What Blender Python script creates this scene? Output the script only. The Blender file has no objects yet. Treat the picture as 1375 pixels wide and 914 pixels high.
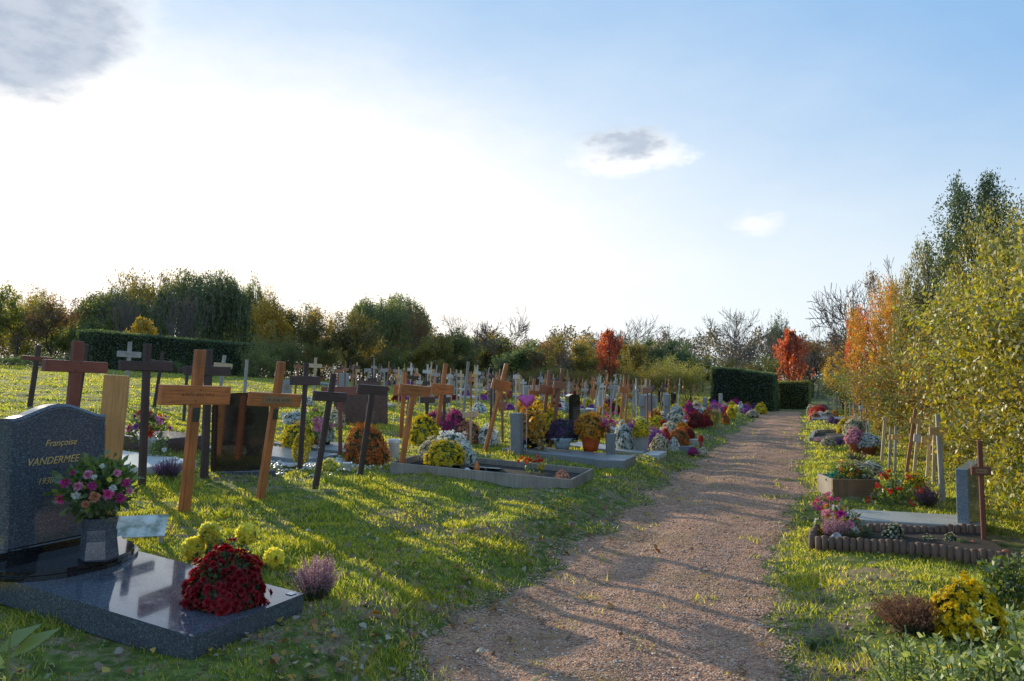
import bpy, bmesh, math, random
import numpy as np
from mathutils import Vector, Matrix
C = bpy.context.scene.collection
RNG = np.random.default_rng(7)
random.seed(7)
R = math.radians
F = 1031.0; HZ = 510.0; CX = 687.5; EYE = 1.6
PITCH = math.atan((HZ - 457) / F)
SUN_AZ, SUN_EL = R(-36), R(13)

# ---------------------------------------------------------------- value noise and the lie of the land
_T = np.random.default_rng(3).random((256, 256))
def vnoise(x, y):
    x = np.asarray(x, float); y = np.asarray(y, float)
    xi = np.floor(x).astype(int); yi = np.floor(y).astype(int)
    fx = x - xi; fy = y - yi
    fx = fx*fx*(3-2*fx); fy = fy*fy*(3-2*fy)
    a = _T[xi & 255, yi & 255]; b = _T[(xi+1) & 255, yi & 255]
    c = _T[xi & 255, (yi+1) & 255]; d = _T[(xi+1) & 255, (yi+1) & 255]
    return (a*(1-fx)+b*fx)*(1-fy) + (c*(1-fx)+d*fx)*fy
def sstep(a, b, x):
    t = np.clip((x-a)/(b-a), 0, 1); return t*t*(3-2*t)
PD = (math.sin(R(20.9)), math.cos(R(20.9)))          # direction of the path
def us(x, y): return x*PD[0]+y*PD[1], x*PD[1]-y*PD[0]
def xy(u, s): return u*PD[0]+s*PD[1], u*PD[1]-s*PD[0]
def ground0(x, y):
    u, s = us(np.asarray(x, float), np.asarray(y, float))
    z = 0.20*sstep(-2.0, -2.85, s)
    k = .072-.0009*np.clip(u-20, 0, 60)
    z = z + np.clip(-s-3, 0, 29)*k*sstep(-2.9, -4.2, s)
    z = z + 0.06*sstep(-0.2, 0.5, s)
    z = z + 0.15*np.exp(-((u-5.9)/.75)**2-((s-.75)/.7)**2) + .05*np.exp(-((u-4.2)/.5)**2-((s-.4)/.4)**2)
    z = z - 0.03*np.exp(-((s+1.55)/.25)**2) + .015*np.exp(-((s+1.1)/.3)**2)
    return z
def ground(x, y):
    u, s = us(np.asarray(x, float), np.asarray(y, float))
    z = ground0(x, y)
    off = sstep(0.75, 1.15, np.abs(s+1.1))
    n = (vnoise(x*3.1, y*3.1)-.5)*.05 + (vnoise(x*9+7, y*9)-.5)*.022 + (vnoise(x*.6, y*.6)-.5)*.05
    g = sstep(2.6, 3.0, u)*(1-sstep(4.4, 5.0, u))*sstep(-5.4, -5.0, s)*(1-sstep(-2.9, -2.5, s))
    return z + n*(.18+.82*off)*(1-g) - .03*g
def gz(x, y): return float(ground(x, y))

def ray(px, py):
    a = (px-CX)/F; b = (457-py)/F
    return np.array([a, math.cos(PITCH)-b*math.sin(PITCH), math.sin(PITCH)+b*math.cos(PITCH)])
def at(px, py):
    """where the line of sight through a photograph pixel meets the land"""
    d = ray(px, py)
    t = np.concatenate([np.arange(2, 30, .02), np.arange(30, 140, .1)])
    g = EYE + t*d[2] - ground0(t*d[0], t*d[1])
    k = np.argmax(g < 0) if (g < 0).any() else len(t)-1
    return float(t[k]*d[0]), float(t[k]*d[1])
def atY(px, Y): return (px-CX)/F*Y/math.cos(PITCH), Y
def mpp(Y): return Y/F

# ---------------------------------------------------------------- objects
def thing(name, label, cat, loc=(0, 0, 0), rotz=0, group=None):
    o = bpy.data.objects.new(name, None); C.objects.link(o)
    o.location = loc; o.rotation_euler = (0, 0, rotz); o.empty_display_size = .1
    o['label'] = label; o['category'] = cat; o['kind'] = 'thing'
    if group: o['group'] = group
    return o
def tag(o, label, cat, group=None):
    o['label'] = label; o['category'] = cat
    if group: o['group'] = group
    return o
def obj(name, me, mat, parent=None, loc=None, rot=None, scale=None, kind=None):
    o = bpy.data.objects.new(name, me); C.objects.link(o)
    if mat is not None and not me.materials: me.materials.append(mat)
    if parent: o.parent = parent
    if loc: o.location = loc
    if rot: o.rotation_euler = rot
    if scale: o.scale = scale if hasattr(scale, '__len__') else (scale,)*3
    if kind: o['kind'] = kind
    return o
def dup(root, loc, rotz=0, scale=1, label=None, group=None):
    r = root.copy(); C.objects.link(r); r.location = loc; r.rotation_euler = (0, 0, rotz)
    r.scale = scale if hasattr(scale, '__len__') else (scale,)*3
    if label: r['label'] = label
    if group: r['group'] = group
    elif 'group' in r and group is None: del r['group']
    for ch in list(root.children):
        c = ch.copy(); C.objects.link(c); c.parent = r
        for g in list(ch.children):
            d = g.copy(); C.objects.link(d); d.parent = c
    return r
def mesh_np(name, V, faces, smooth=False):
    """V (n,3); faces (m,k) all the same size"""
    me = bpy.data.meshes.new(name)
    V = np.ascontiguousarray(V, dtype=np.float32); faces = np.ascontiguousarray(faces, dtype=np.int32)
    m, k = faces.shape
    me.vertices.add(len(V)); me.vertices.foreach_set('co', V.ravel())
    me.loops.add(m*k); me.loops.foreach_set('vertex_index', faces.ravel())
    me.polygons.add(m)
    me.polygons.foreach_set('loop_start', np.arange(0, m*k, k, dtype=np.int32))
    me.polygons.foreach_set('loop_total', np.full(m, k, dtype=np.int32))
    if smooth: me.polygons.foreach_set('use_smooth', np.ones(m, dtype=bool))
    me.update(calc_edges=True); me.validate()
    return me
def bm_mesh(bm, name, smooth=False):
    me = bpy.data.meshes.new(name)
    bmesh.ops.recalc_face_normals(bm, faces=bm.faces)
    bm.to_mesh(me); bm.free()
    if smooth: me.polygons.foreach_set('use_smooth', [True]*len(me.polygons))
    return me
def add_box(bm, x0, x1, y0, y1, z0, z1, bev=0, M=None, taper=0):
    t = taper
    v = [bm.verts.new(p) for p in [(x0, y0, z0), (x1, y0, z0), (x1, y1, z0), (x0, y1, z0),
         (x0+t, y0+t, z1), (x1-t, y0+t, z1), (x1-t, y1-t, z1), (x0+t, y1-t, z1)]]
    f = [bm.faces.new([v[i] for i in q]) for q in ((3, 2, 1, 0), (4, 5, 6, 7), (0, 1, 5, 4), (1, 2, 6, 5), (2, 3, 7, 6), (3, 0, 4, 7))]
    geo = v
    if bev:
        es = list({e for q in f for e in q.edges})
        r = bmesh.ops.bevel(bm, geom=es, offset=bev, segments=1, affect='EDGES', clamp_overlap=True)
        geo = list({w for q in r['faces'] for w in q.verts})
    if M is not None:
        bmesh.ops.transform(bm, matrix=M, verts=geo)
    return geo
def box_mesh(name, x0, x1, y0, y1, z0, z1, bev=.004, M=None, taper=0):
    bm = bmesh.new(); add_box(bm, x0, x1, y0, y1, z0, z1, bev, M, taper); return bm_mesh(bm, name)
def lathe(name, prof, n=20, smooth=True, sq=None):
    V = []; Fc = []
    for i, (r, z) in enumerate(prof):
        for k in range(n):
            a = 2*math.pi*(k+.5)/n; V.append((r*math.cos(a), r*math.sin(a), z))
    for i in range(len(prof)-1):
        for k in range(n):
            Fc.append((i*n+k, i*n+(k+1) % n, (i+1)*n+(k+1) % n, (i+1)*n+k))
    return mesh_np(name, np.array(V), np.array(Fc), smooth)
def tubes(P0, P1, R0, R1, n=5):
    P0, P1 = np.array(P0, float), np.array(P1, float); R0 = np.array(R0, float)[:, None, None]; R1 = np.array(R1, float)[:, None, None]
    d = P1-P0; L = np.linalg.norm(d, axis=1, keepdims=True); d = d/np.maximum(L, 1e-6)
    ref = np.where(np.abs(d[:, 2:3]) > .9, np.array([[1., 0, 0]]), np.array([[0, 0, 1.]]))
    a = np.cross(d, ref); a /= np.linalg.norm(a, axis=1, keepdims=True); b = np.cross(d, a)
    th = np.arange(n)*2*math.pi/n
    ring = a[:, None]*np.cos(th)[None, :, None]+b[:, None]*np.sin(th)[None, :, None]
    V = np.concatenate([P0[:, None]+ring*R0, P1[:, None]+ring*R1], 1).reshape(-1, 3)
    k = np.arange(n); q = np.stack([k, (k+1) % n, (k+1) % n+n, k+n], 1)
    Fc = (np.arange(len(P0))[:, None, None]*2*n+q[None]).reshape(-1, 4)
    return V, Fc
def leaves(cen, L, W, up=0.0, droop=0.0, rng=RNG, dirs=None):
    """one folded quad per leaf"""
    cen = np.asarray(cen, float); n = len(cen)
    if dirs is None:
        dirs = rng.normal(size=(n, 3)); dirs[:, 2] = dirs[:, 2]*(1-abs(up))+up-droop
    dirs = dirs/np.maximum(np.linalg.norm(dirs, axis=1, keepdims=True), 1e-6)
    t = np.cross(dirs, rng.normal(size=(n, 3))); t /= np.maximum(np.linalg.norm(t, axis=1, keepdims=True), 1e-6)
    nn = np.cross(dirs, t)
    L = (L*(.65+.7*rng.random(n)))[:, None]; W = (W*(.65+.7*rng.random(n)))[:, None]
    V = np.stack([cen, cen+dirs*L*.5+t*W*.5+nn*W*.18, cen+dirs*L, cen+dirs*L*.5-t*W*.5+nn*W*.18], 1).reshape(-1, 3)
    return V, np.arange(4*n).reshape(n, 4)
def merge(parts):
    V = []; Fc = []; o = 0
    for v, f in parts:
        V.append(v); Fc.append(np.asarray(f)+o); o += len(v)
    return np.concatenate(V), np.concatenate(Fc)

# ---------------------------------------------------------------- materials
class NT:
    def __init__(s, name):
        s.m = bpy.data.materials.new(name); s.m.use_nodes = True
        s.t = s.m.node_tree; s.t.nodes.clear(); s.out = s.t.nodes.new('ShaderNodeOutputMaterial')
    def n(s, typ, **kw):
        nd = s.t.nodes.new('ShaderNode'+typ)
        for k, v in kw.items():
            if k.startswith('_'): setattr(nd, k[1:], v)
            else:
                key = k.replace('__', ' ')
                if hasattr(v, 'is_output') or isinstance(v, bpy.types.NodeSocket): s.t.links.new(v, nd.inputs[key])
                else: nd.inputs[key].default_value = v
        return nd
    def link(s, a, b): s.t.links.new(a, b)
    def ramp(s, fac, stops):
        r = s.t.nodes.new('ShaderNodeValToRGB'); e = r.color_ramp.elements
        while len(e) < len(stops): e.new(.5)
        for i, (p, c) in enumerate(stops): e[i].position = p; e[i].color = (*c, 1) if len(c) == 3 else c
        s.link(fac, r.inputs[0]); return r.outputs[0]
    def mix(s, fac, a, b, mode='MIX'):
        m = s.t.nodes.new('ShaderNodeMix'); m.data_type = 'RGBA'; m.blend_type = mode
        for sock, v in ((m.inputs[0], fac), (m.inputs[6], a), (m.inputs[7], b)):
            if isinstance(v, bpy.types.NodeSocket): s.link(v, sock)
            elif isinstance(v, (int, float)): sock.default_value = v
            else: sock.default_value = (*v, 1)
        return m.outputs[2]
    def noise(s, scale, detail=4, vec=None, rough=.6):
        nd = s.n('TexNoise', Scale=scale, Detail=detail, Roughness=rough)
        if vec is not None: s.link(vec, nd.inputs['Vector'])
        return nd.outputs['Fac']
    def pos(s, kind='Object'): return s.n('TexCoord').outputs[kind]
    def scaled(s, vec, sc):
        mp = s.n('Mapping', Scale=sc); s.link(vec, mp.inputs['Vector']); return mp.outputs[0]
def leaf_mat(name, stops, trans=.5, rough=.5, objvar=.25, gloss=.06, gain=1.0):
    stops = [tuple(min(.85, x*gain) for x in c) for c in stops]
    t = NT(name)
    g = t.n('NewGeometry'); ri = g.outputs['Random Per Island']
    col = t.ramp(ri, [(i/(len(stops)-1) if len(stops) > 1 else 0, c) for i, c in enumerate(stops)])
    oi = t.n('ObjectInfo')
    nz = t.noise(.9, 2, t.pos())
    v = t.n('Math', _operation='MULTIPLY_ADD'); t.link(nz, v.inputs[0]); v.inputs[1].default_value = 1.1; v.inputs[2].default_value = .42
    v2 = t.n('Math', _operation='MULTIPLY_ADD'); t.link(oi.outputs['Random'], v2.inputs[0]); v2.inputs[1].default_value = objvar*2; v2.inputs[2].default_value = 1-objvar
    v3 = t.n('Math', _operation='MULTIPLY'); t.link(v.outputs[0], v3.inputs[0]); t.link(v2.outputs[0], v3.inputs[1])
    hs = t.n('HueSaturation'); t.link(v3.outputs[0], hs.inputs['Value']); t.link(col, hs.inputs['Color'])
    d = t.n('BsdfDiffuse'); t.link(hs.outputs[0], d.inputs[0])
    tr = t.n('BsdfTranslucent'); 
    sat = t.n('HueSaturation', Saturation=1.1, Value=1.35); t.link(hs.outputs[0], sat.inputs['Color']); t.link(sat.outputs[0], tr.inputs[0])
    mx = t.n('MixShader', Fac=trans); t.link(d.outputs[0], mx.inputs[1]); t.link(tr.outputs[0], mx.inputs[2])
    gl = t.n('BsdfGlossy', Roughness=rough); gl.inputs[0].default_value = (.9, .95, 1, 1)
    m2 = t.n('MixShader', Fac=gloss); t.link(mx.outputs[0], m2.inputs[1]); t.link(gl.outputs[0], m2.inputs[2])
    t.link(m2.outputs[0], t.out.inputs[0]); return t.m
def pbr(name, col, rough=.6, var=.35, scale=8, bump=.3, spec=.5, metal=0, stretch=None, col2=None, objvar=0, coat=0, bscale=None, grime=None):
    t = NT(name); p = t.pos()
    v = t.scaled(p, stretch) if stretch else p
    nz = t.noise(scale, 6, v)
    dark = tuple(c*(1-var) for c in col); light = tuple(min(1, c*(1+var*.6)) for c in col)
    c = t.ramp(nz, [(.3, dark), (.7, col2 or light)])
    if grime:
        g2 = t.noise(3.1, 5, p); gf = t.ramp(g2, [(.48, (0, 0, 0)), (.68, (1, 1, 1))]); c = t.mix(gf, c, grime)
    if objvar:
        oi = t.n('ObjectInfo'); v2 = t.n('Math', _operation='MULTIPLY_ADD'); t.link(oi.outputs['Random'], v2.inputs[0])
        v2.inputs[1].default_value = objvar*2; v2.inputs[2].default_value = 1-objvar
        hs = t.n('HueSaturation'); t.link(v2.outputs[0], hs.inputs['Value']); t.link(c, hs.inputs['Color']); c = hs.outputs[0]
    b = t.n('BsdfPrincipled', Roughness=rough, Metallic=metal); t.link(c, b.inputs['Base Color'])
    b.inputs['Specular IOR Level'].default_value = spec; b.inputs['Coat Weight'].default_value = coat
    if bump:
        bp = t.n('Bump', Strength=bump, Distance=.01); nb = t.noise(bscale or scale*3, 6, v); t.link(nb, bp.inputs['Height']); t.link(bp.outputs[0], b.inputs['Normal'])
    t.link(b.outputs[0], t.out.inputs[0]); return t.m
def wood(name, col, var=.4, rough=.55, grime=None, objvar=.12, end=None):
    """grain runs along the local Z of a post and the local X of an arm"""
    t = NT(name); g = t.pos()
    va = t.scaled(g, (70, 70, 3.0)); 
    n1 = t.noise(1.0, 5, va); n2 = t.noise(2.3, 4, g)
    c = t.ramp(n1, [(.25, tuple(x*(1-var) for x in col)), (.5, col), (.72, tuple(min(1, x*(1+var*.6)) for x in col)), (.8, tuple(x*(1-var*1.3) for x in col))])
    gf = t.ramp(n2, [(.42, (0, 0, 0)), (.75, (1, 1, 1))])
    c = t.mix(gf, c, grime or tuple(x*.55 for x in col))
    oi = t.n('ObjectInfo'); v2 = t.n('Math', _operation='MULTIPLY_ADD'); t.link(oi.outputs['Random'], v2.inputs[0])
    v2.inputs[1].default_value = objvar*2; v2.inputs[2].default_value = 1-objvar
    hs = t.n('HueSaturation'); t.link(v2.outputs[0], hs.inputs['Value']); t.link(c, hs.inputs['Color'])
    b = t.n('BsdfPrincipled', Roughness=rough); t.link(hs.outputs[0], b.inputs['Base Color']); b.inputs['Specular IOR Level'].default_value = .35
    bp = t.n('Bump', Strength=.35, Distance=.004); t.link(n1, bp.inputs['Height']); t.link(bp.outputs[0], b.inputs['Normal'])
    t.link(b.outputs[0], t.out.inputs[0]); return t.m
def granite(name, base, fleck, rough=.06, sc=140):
    t = NT(name); p = t.pos()
    vo = t.n('TexVoronoi', Scale=sc); t.link(p, vo.inputs['Vector'])
    sp = t.n('SeparateColor'); t.link(vo.outputs['Color'], sp.inputs[0])
    c = t.ramp(sp.outputs[0], [(0, tuple(x*.5 for x in base)), (.5, base), (.88, tuple(x*1.45 for x in base)), (.965, fleck)])
    n = t.noise(7, 4, p); c2 = t.mix(t.ramp(n, [(.35, (0, 0, 0)), (.7, (1, 1, 1))]), c, tuple(x*.8 for x in base))
    c3 = t.mix(.35, c, c2)
    b = t.n('BsdfPrincipled', Roughness=rough); t.link(c3, b.inputs['Base Color']); rn = t.noise(5.5, 7, p); sm = t.ramp(rn, [(.45, (rough,)*3), (.62, (rough+.05,)*3), (.75, (rough+.22,)*3)]); t.link(sm, b.inputs['Roughness']); b.inputs['Coat Weight'].default_value = .45; b.inputs['Coat Roughness'].default_value = .03
    t.link(b.outputs[0], t.out.inputs[0]); return t.m
# ================================================================ camera, sun, sky
cam = bpy.data.cameras.new('camera'); cam.lens = F/1375*36; cam.sensor_width = 36; cam.clip_end = 4000; cam.clip_start = .05
co = bpy.data.objects.new('camera', cam); C.objects.link(co); co.location = (0, 0, EYE); co.rotation_euler = (R(90)+PITCH, 0, 0)
bpy.context.scene.camera = co
sc = bpy.context.scene
sc.view_settings.view_transform = 'Standard'; sc.view_settings.look = 'None'; sc.view_settings.exposure = 0
sl = bpy.data.lights.new('sun', 'SUN'); sl.energy = 5.0; sl.angle = R(.5); sl.color = (1, .87, .62)
so = bpy.data.objects.new('sun', sl); C.objects.link(so)
SD = Vector((math.sin(SUN_AZ)*math.cos(SUN_EL), math.cos(SUN_AZ)*math.cos(SUN_EL), math.sin(SUN_EL)))
so.rotation_euler = SD.to_track_quat('Z', 'Y').to_euler()

def make_world():
    w = bpy.data.worlds.new('World'); sc.world = w; w.use_nodes = True; t = w.node_tree; t.nodes.clear()
    out = t.nodes.new('ShaderNodeOutputWorld'); bg = t.nodes.new('ShaderNodeBackground'); bg.inputs[1].default_value = .15
    t.links.new(bg.outputs[0], out.inputs[0])
    sky = t.nodes.new('ShaderNodeTexSky'); sky.sky_type = 'NISHITA'; sky.sun_disc = False
    sky.sun_elevation = SUN_EL; sky.sun_rotation = SUN_AZ; sky.air_density = 1.0; sky.dust_density = .6; sky.ozone_density = 1.6
    tc = t.nodes.new('ShaderNodeTexCoord'); D = tc.outputs['Generated']
    def put(s, v):
        if isinstance(v, bpy.types.NodeSocket): t.links.new(v, s)
        else: s.default_value = v
    def m(op, a, b=0.0, c=0.0, clamp=False):
        n = t.nodes.new('ShaderNodeMath'); n.operation = op; n.use_clamp = clamp
        put(n.inputs[0], a); put(n.inputs[1], b); put(n.inputs[2], c); return n.outputs[0]
    def mr(v, a, b, c=0., d=1.):
        n = t.nodes.new('ShaderNodeMapRange'); n.interpolation_type = 'SMOOTHSTEP'; put(n.inputs[0], v)
        for i, k in enumerate((a, b, c, d)): n.inputs[i+1].default_value = k
        return n.outputs[0]
    def mix(f, a, b, mode='MIX'):
        n = t.nodes.new('ShaderNodeMix'); n.data_type = 'RGBA'; n.blend_type = mode
        put(n.inputs[0], f)
        for s, v in ((n.inputs[6], a), (n.inputs[7], b)): put(s, v if isinstance(v, bpy.types.NodeSocket) else (*v, 1))
        return n.outputs[2]
    sp = t.nodes.new('ShaderNodeSeparateXYZ'); t.links.new(D, sp.inputs[0])
    X, Y, Z = sp.outputs
    az = m('MULTIPLY', m('ARCTAN2', X, Y), 57.2958); el = m('MULTIPLY', m('ARCSINE', Z), 57.2958)
    def nz(scale, detail, off=0, rough=.6):
        n = t.nodes.new('ShaderNodeTexNoise'); mp = t.nodes.new('ShaderNodeMapping'); mp.inputs['Location'].default_value = (off, off*.7, 0)
        mp.inputs['Scale'].default_value = (1, 1, 2.2)
        t.links.new(D, mp.inputs[0]); t.links.new(mp.outputs[0], n.inputs[0]); n.inputs['Scale'].default_value = scale
        n.inputs['Detail'].default_value = detail; n.inputs['Roughness'].default_value = rough; return n.outputs[0]
    def ell(a0, e0, ra, re, n, amt):
        a = m('DIVIDE', m('SUBTRACT', az, a0), ra); e = m('DIVIDE', m('SUBTRACT', el, e0), re)
        d = m('SQRT', m('ADD', m('MULTIPLY', a, a), m('MULTIPLY', e, e)))
        return m('ADD', d, m('MULTIPLY', m('SUBTRACT', n, .5), amt))
    blue = mix(mr(el, 1, 20, 0, 1), (4.9, 5.8, 6.4), (2.1, 3.8, 6.15))
    base = mix(.85, sky.outputs[0], blue)
    # pale haze that thickens towards the horizon
    hz = mr(el, -2, 14, .6, .0)
    base = mix(hz, base, (5.4, 6.1, 6.5))
    n1 = nz(5, 8); n2 = nz(11, 8, 3); n3 = nz(22, 7, 9)
    # bright thin cloud spread round the sun
    g = ell(-22, 6.5, 27, 14.0, n2, .45)
    glow = mr(g, .35, 1.45, 1., 0.)
    soft = mr(ell(-20, 4, 55, 24, n1, .25), .35, 1.35, .9, 0.)
    colr = mix(soft, base, (6.6, 7.0, 7.2))
    colr = mix(glow, colr, (8.6, 8.0, 7.3))
    # dark bellied cloud high on the left
    c1 = ell(-33.8, 22.6, 7.9, 5.0, n2, .9); rim = mr(c1, .8, 1.3, 1., 0.)
    colr = mix(m('MULTIPLY', rim, .5), colr, (7.5, 7.5, 7.5))
    colr = mix(mr(c1, .72, 1.08, 1., 0.), colr, mix(mr(n3, .35, .65), (3.2, 3.7, 4.5), (4.1, 4.5, 5.2)))
    # small grey and white cloud right of the glow
    c2 = ell(8.6, 16.4, 3.9, 1.5, n3, 1.8)
    colr = mix(mr(c2, .5, 1.35, 1., 0.), colr, (7.4, 7.4, 7.4))
    c3 = ell(8.3, 17.0, 3.3, 1.3, n3, 2.0)
    colr = mix(mr(c3, .35, 1.3, .95, 0.), colr, mix(mr(n3, .35, .65), (3.4, 3.9, 4.7), (4.9, 5.4, 6.1)))
    c4 = ell(17.8, 11.0, 1.5, .8, n3, 2.4)
    colr = mix(mr(c4, .3, 1.5, .7, 0.), colr, (7.1, 7.1, 7.1))
    t.links.new(colr, bg.inputs[0])
make_world()

# ================================================================ ground
def build_ground():
    ang = np.concatenate([np.arange(-180, -60, 4.), np.arange(-60, -42, .8), np.arange(-42, 42, .2), np.arange(42, 60, .8), np.arange(60, 180.1, 4.)])
    rr = [0.05, .8, 1.4]
    while rr[-1] < 60: rr.append(rr[-1]*1.011)
    while rr[-1] < 2500: rr.append(rr[-1]*1.09)
    rr = np.array(rr); A, Q = np.meshgrid(np.radians(ang), rr)
    x = Q*np.sin(A); y = Q*np.cos(A); z = ground(x, y)
    na, nr = len(ang), len(rr)
    V = np.stack([x, y, z], -1).reshape(-1, 3)
    i = np.arange(nr-1)[:, None]*na+np.arange(na-1)[None]
    Fc = np.stack([i, i+1, i+na+1, i+na], -1).reshape(-1, 4)
    me = mesh_np('ground', V, Fc, True)
    t = NT('turf_and_soil'); p = t.pos()
    n1 = t.noise(1.3, 7, p); n2 = t.noise(9, 6, p); n3 = t.noise(55, 4, p)
    moss = t.ramp(n2, [(.3, (.045, .055, .016)), (.5, (.11, .14, .026)), (.7, (.23, .24, .05)), (.85, (.34, .29, .10))])
    soil = t.ramp(n3, [(.3, (.12, .08, .05)), (.55, (.25, .18, .11)), (.8, (.40, .30, .19))])
    f = t.ramp(t.mix(.45, n1, n2), [(.50, (0, 0, 0)), (.56, (1, 1, 1))])
    c = t.mix(f, moss, soil)
    b = t.n('BsdfPrincipled', Roughness=.95); t.link(c, b.inputs['Base Color']); b.inputs['Specular IOR Level'].default_value = .15
    bp = t.n('Bump', Strength=.6, Distance=.018); t.link(t.mix(.5, n2, n3), bp.inputs['Height']); t.link(bp.outputs[0], b.inputs['Normal'])
    t.link(b.outputs[0], t.out.inputs[0])
    obj('ground', me, t.m, kind='structure')
build_ground()

def path_edges(u):
    l = -2.05+(vnoise(u*1.1, u*0+3)-.5)*.35+(vnoise(u*5, u*0+9)-.5)*.14
    r = -0.15+(vnoise(u*1.3, u*0+33)-.5)*.34+(vnoise(u*5, u*0+39)-.5)*.16
    return l, r
def build_path():
    uu = [-3.0]
    while uu[-1] < 41.5: uu.append(uu[-1]+max(.035, uu[-1]*.006))
    uu = np.array(uu); l, r = path_edges(uu); k = np.linspace(0, 1, 26)
    S = l[:, None]+(r-l)[:, None]*k; U = np.repeat(uu[:, None], 26, 1)
    x, y = xy(U, S)
    z = ground(x, y)+.007-.012*((k < .01) | (k > .99))[None] + (vnoise(x*14, y*14)-.5)*.012
    V = np.stack([x, y, z], -1).reshape(-1, 3); n = len(uu)
    i = np.arange(n-1)[:, None]*26+np.arange(25)[None]
    me = mesh_np('gravel_path', V, np.stack([i, i+1, i+27, i+26], -1).reshape(-1, 4), True)
    t = NT('red_gravel'); p = t.pos()
    vo = t.n('TexVoronoi', Scale=75.); t.link(p, vo.inputs['Vector'])
    sep = t.n('SeparateColor'); t.link(vo.outputs['Color'], sep.inputs[0])
    st = t.ramp(sep.outputs[0], [(0, (.24, .15, .11)), (.35, (.42, .26, .19)), (.7, (.54, .36, .27)), (.93, (.64, .49, .38)), (1, (.74, .65, .55))])
    n1 = t.noise(1.6, 7, p); n2 = t.noise(14, 5, p)
    dirt = t.ramp(n2, [(.3, (.24, .16, .11)), (.7, (.44, .31, .23))])
    c = t.mix(t.ramp(n1, [(.42, (0, 0, 0)), (.62, (.85, .85, .85))]), st, dirt)
    n4 = t.noise(.7, 6, p); c = t.mix(t.ramp(n4, [(.5, (0, 0, 0)), (.66, (.7, .7, .7))]), c, (.22, .19, .09))
    c = t.mix(1.0, c, (1.10, .87, .72), 'MULTIPLY')
    b = t.n('BsdfPrincipled', Roughness=.9); t.link(c, b.inputs['Base Color']); b.inputs['Specular IOR Level'].default_value = .25
    bp = t.n('Bump', Strength=1., Distance=.012, _invert=True); t.link(vo.outputs['Distance'], bp.inputs['Height'])
    b2 = t.n('Bump', Strength=.7, Distance=.03); t.link(n2, b2.inputs['Height']); t.link(bp.outputs[0], b2.inputs['Normal']); t.link(b2.outputs[0], b.inputs['Normal'])
    t.link(b.outputs[0], t.out.inputs[0])
    obj('gravel_path', me, t.m, kind='structure')
build_path()

# ---- loose stones
def build_gravel():
    n = 56000; rng = np.random.default_rng(11)
    u = 2.5*np.exp(rng.random(n)*math.log(24/2.5)); l, r = path_edges(u)
    s = l-.12+(r-l+.24)*rng.random(n)
    x, y = xy(u, s); sz = (.0035+.006*rng.random(n)**3)*(1+u*.035)
    O = np.array([[1, 0, 0], [0, 1, 0], [-1, 0, 0], [0, -1, 0], [0, 0, 1], [0, 0, -1.]])
    Fo = np.array([[0, 1, 4], [1, 2, 4], [2, 3, 4], [3, 0, 4], [1, 0, 5], [2, 1, 5], [3, 2, 5], [0, 3, 5]])
    V = O[None]*(.7+.6*rng.random((n, 6, 1))); V = V*np.array([1, 1, .6])
    th = rng.random(n)*6.28; c, s_ = np.cos(th)[:, None], np.sin(th)[:, None]
    X = V[..., 0]*c-V[..., 1]*s_; Yv = V[..., 0]*s_+V[..., 1]*c
    V = np.stack([X, Yv, V[..., 2]], -1)*sz[:, None, None]+np.stack([x, y, ground(x, y)+.007+sz*.25], -1)[:, None]
    me = mesh_np('gravel', V.reshape(-1, 3), (Fo[None]+np.arange(n)[:, None, None]*6).reshape(-1, 3))
    t = NT('loose_stone'); g = t.n('NewGeometry')
    c = t.ramp(g.outputs['Random Per Island'], [(0, (.26, .15, .11)), (.3, (.42, .25, .18)), (.6, (.54, .35, .26)), (.88, (.62, .46, .36)), (.975, (.68, .58, .5)), (1, (.76, .7, .62))])
    b = t.n('BsdfPrincipled', Roughness=.8); t.link(c, b.inputs['Base Color']); t.link(b.outputs[0], t.out.inputs[0])
    obj('gravel', me, t.m, kind='stuff')
build_gravel()

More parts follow.
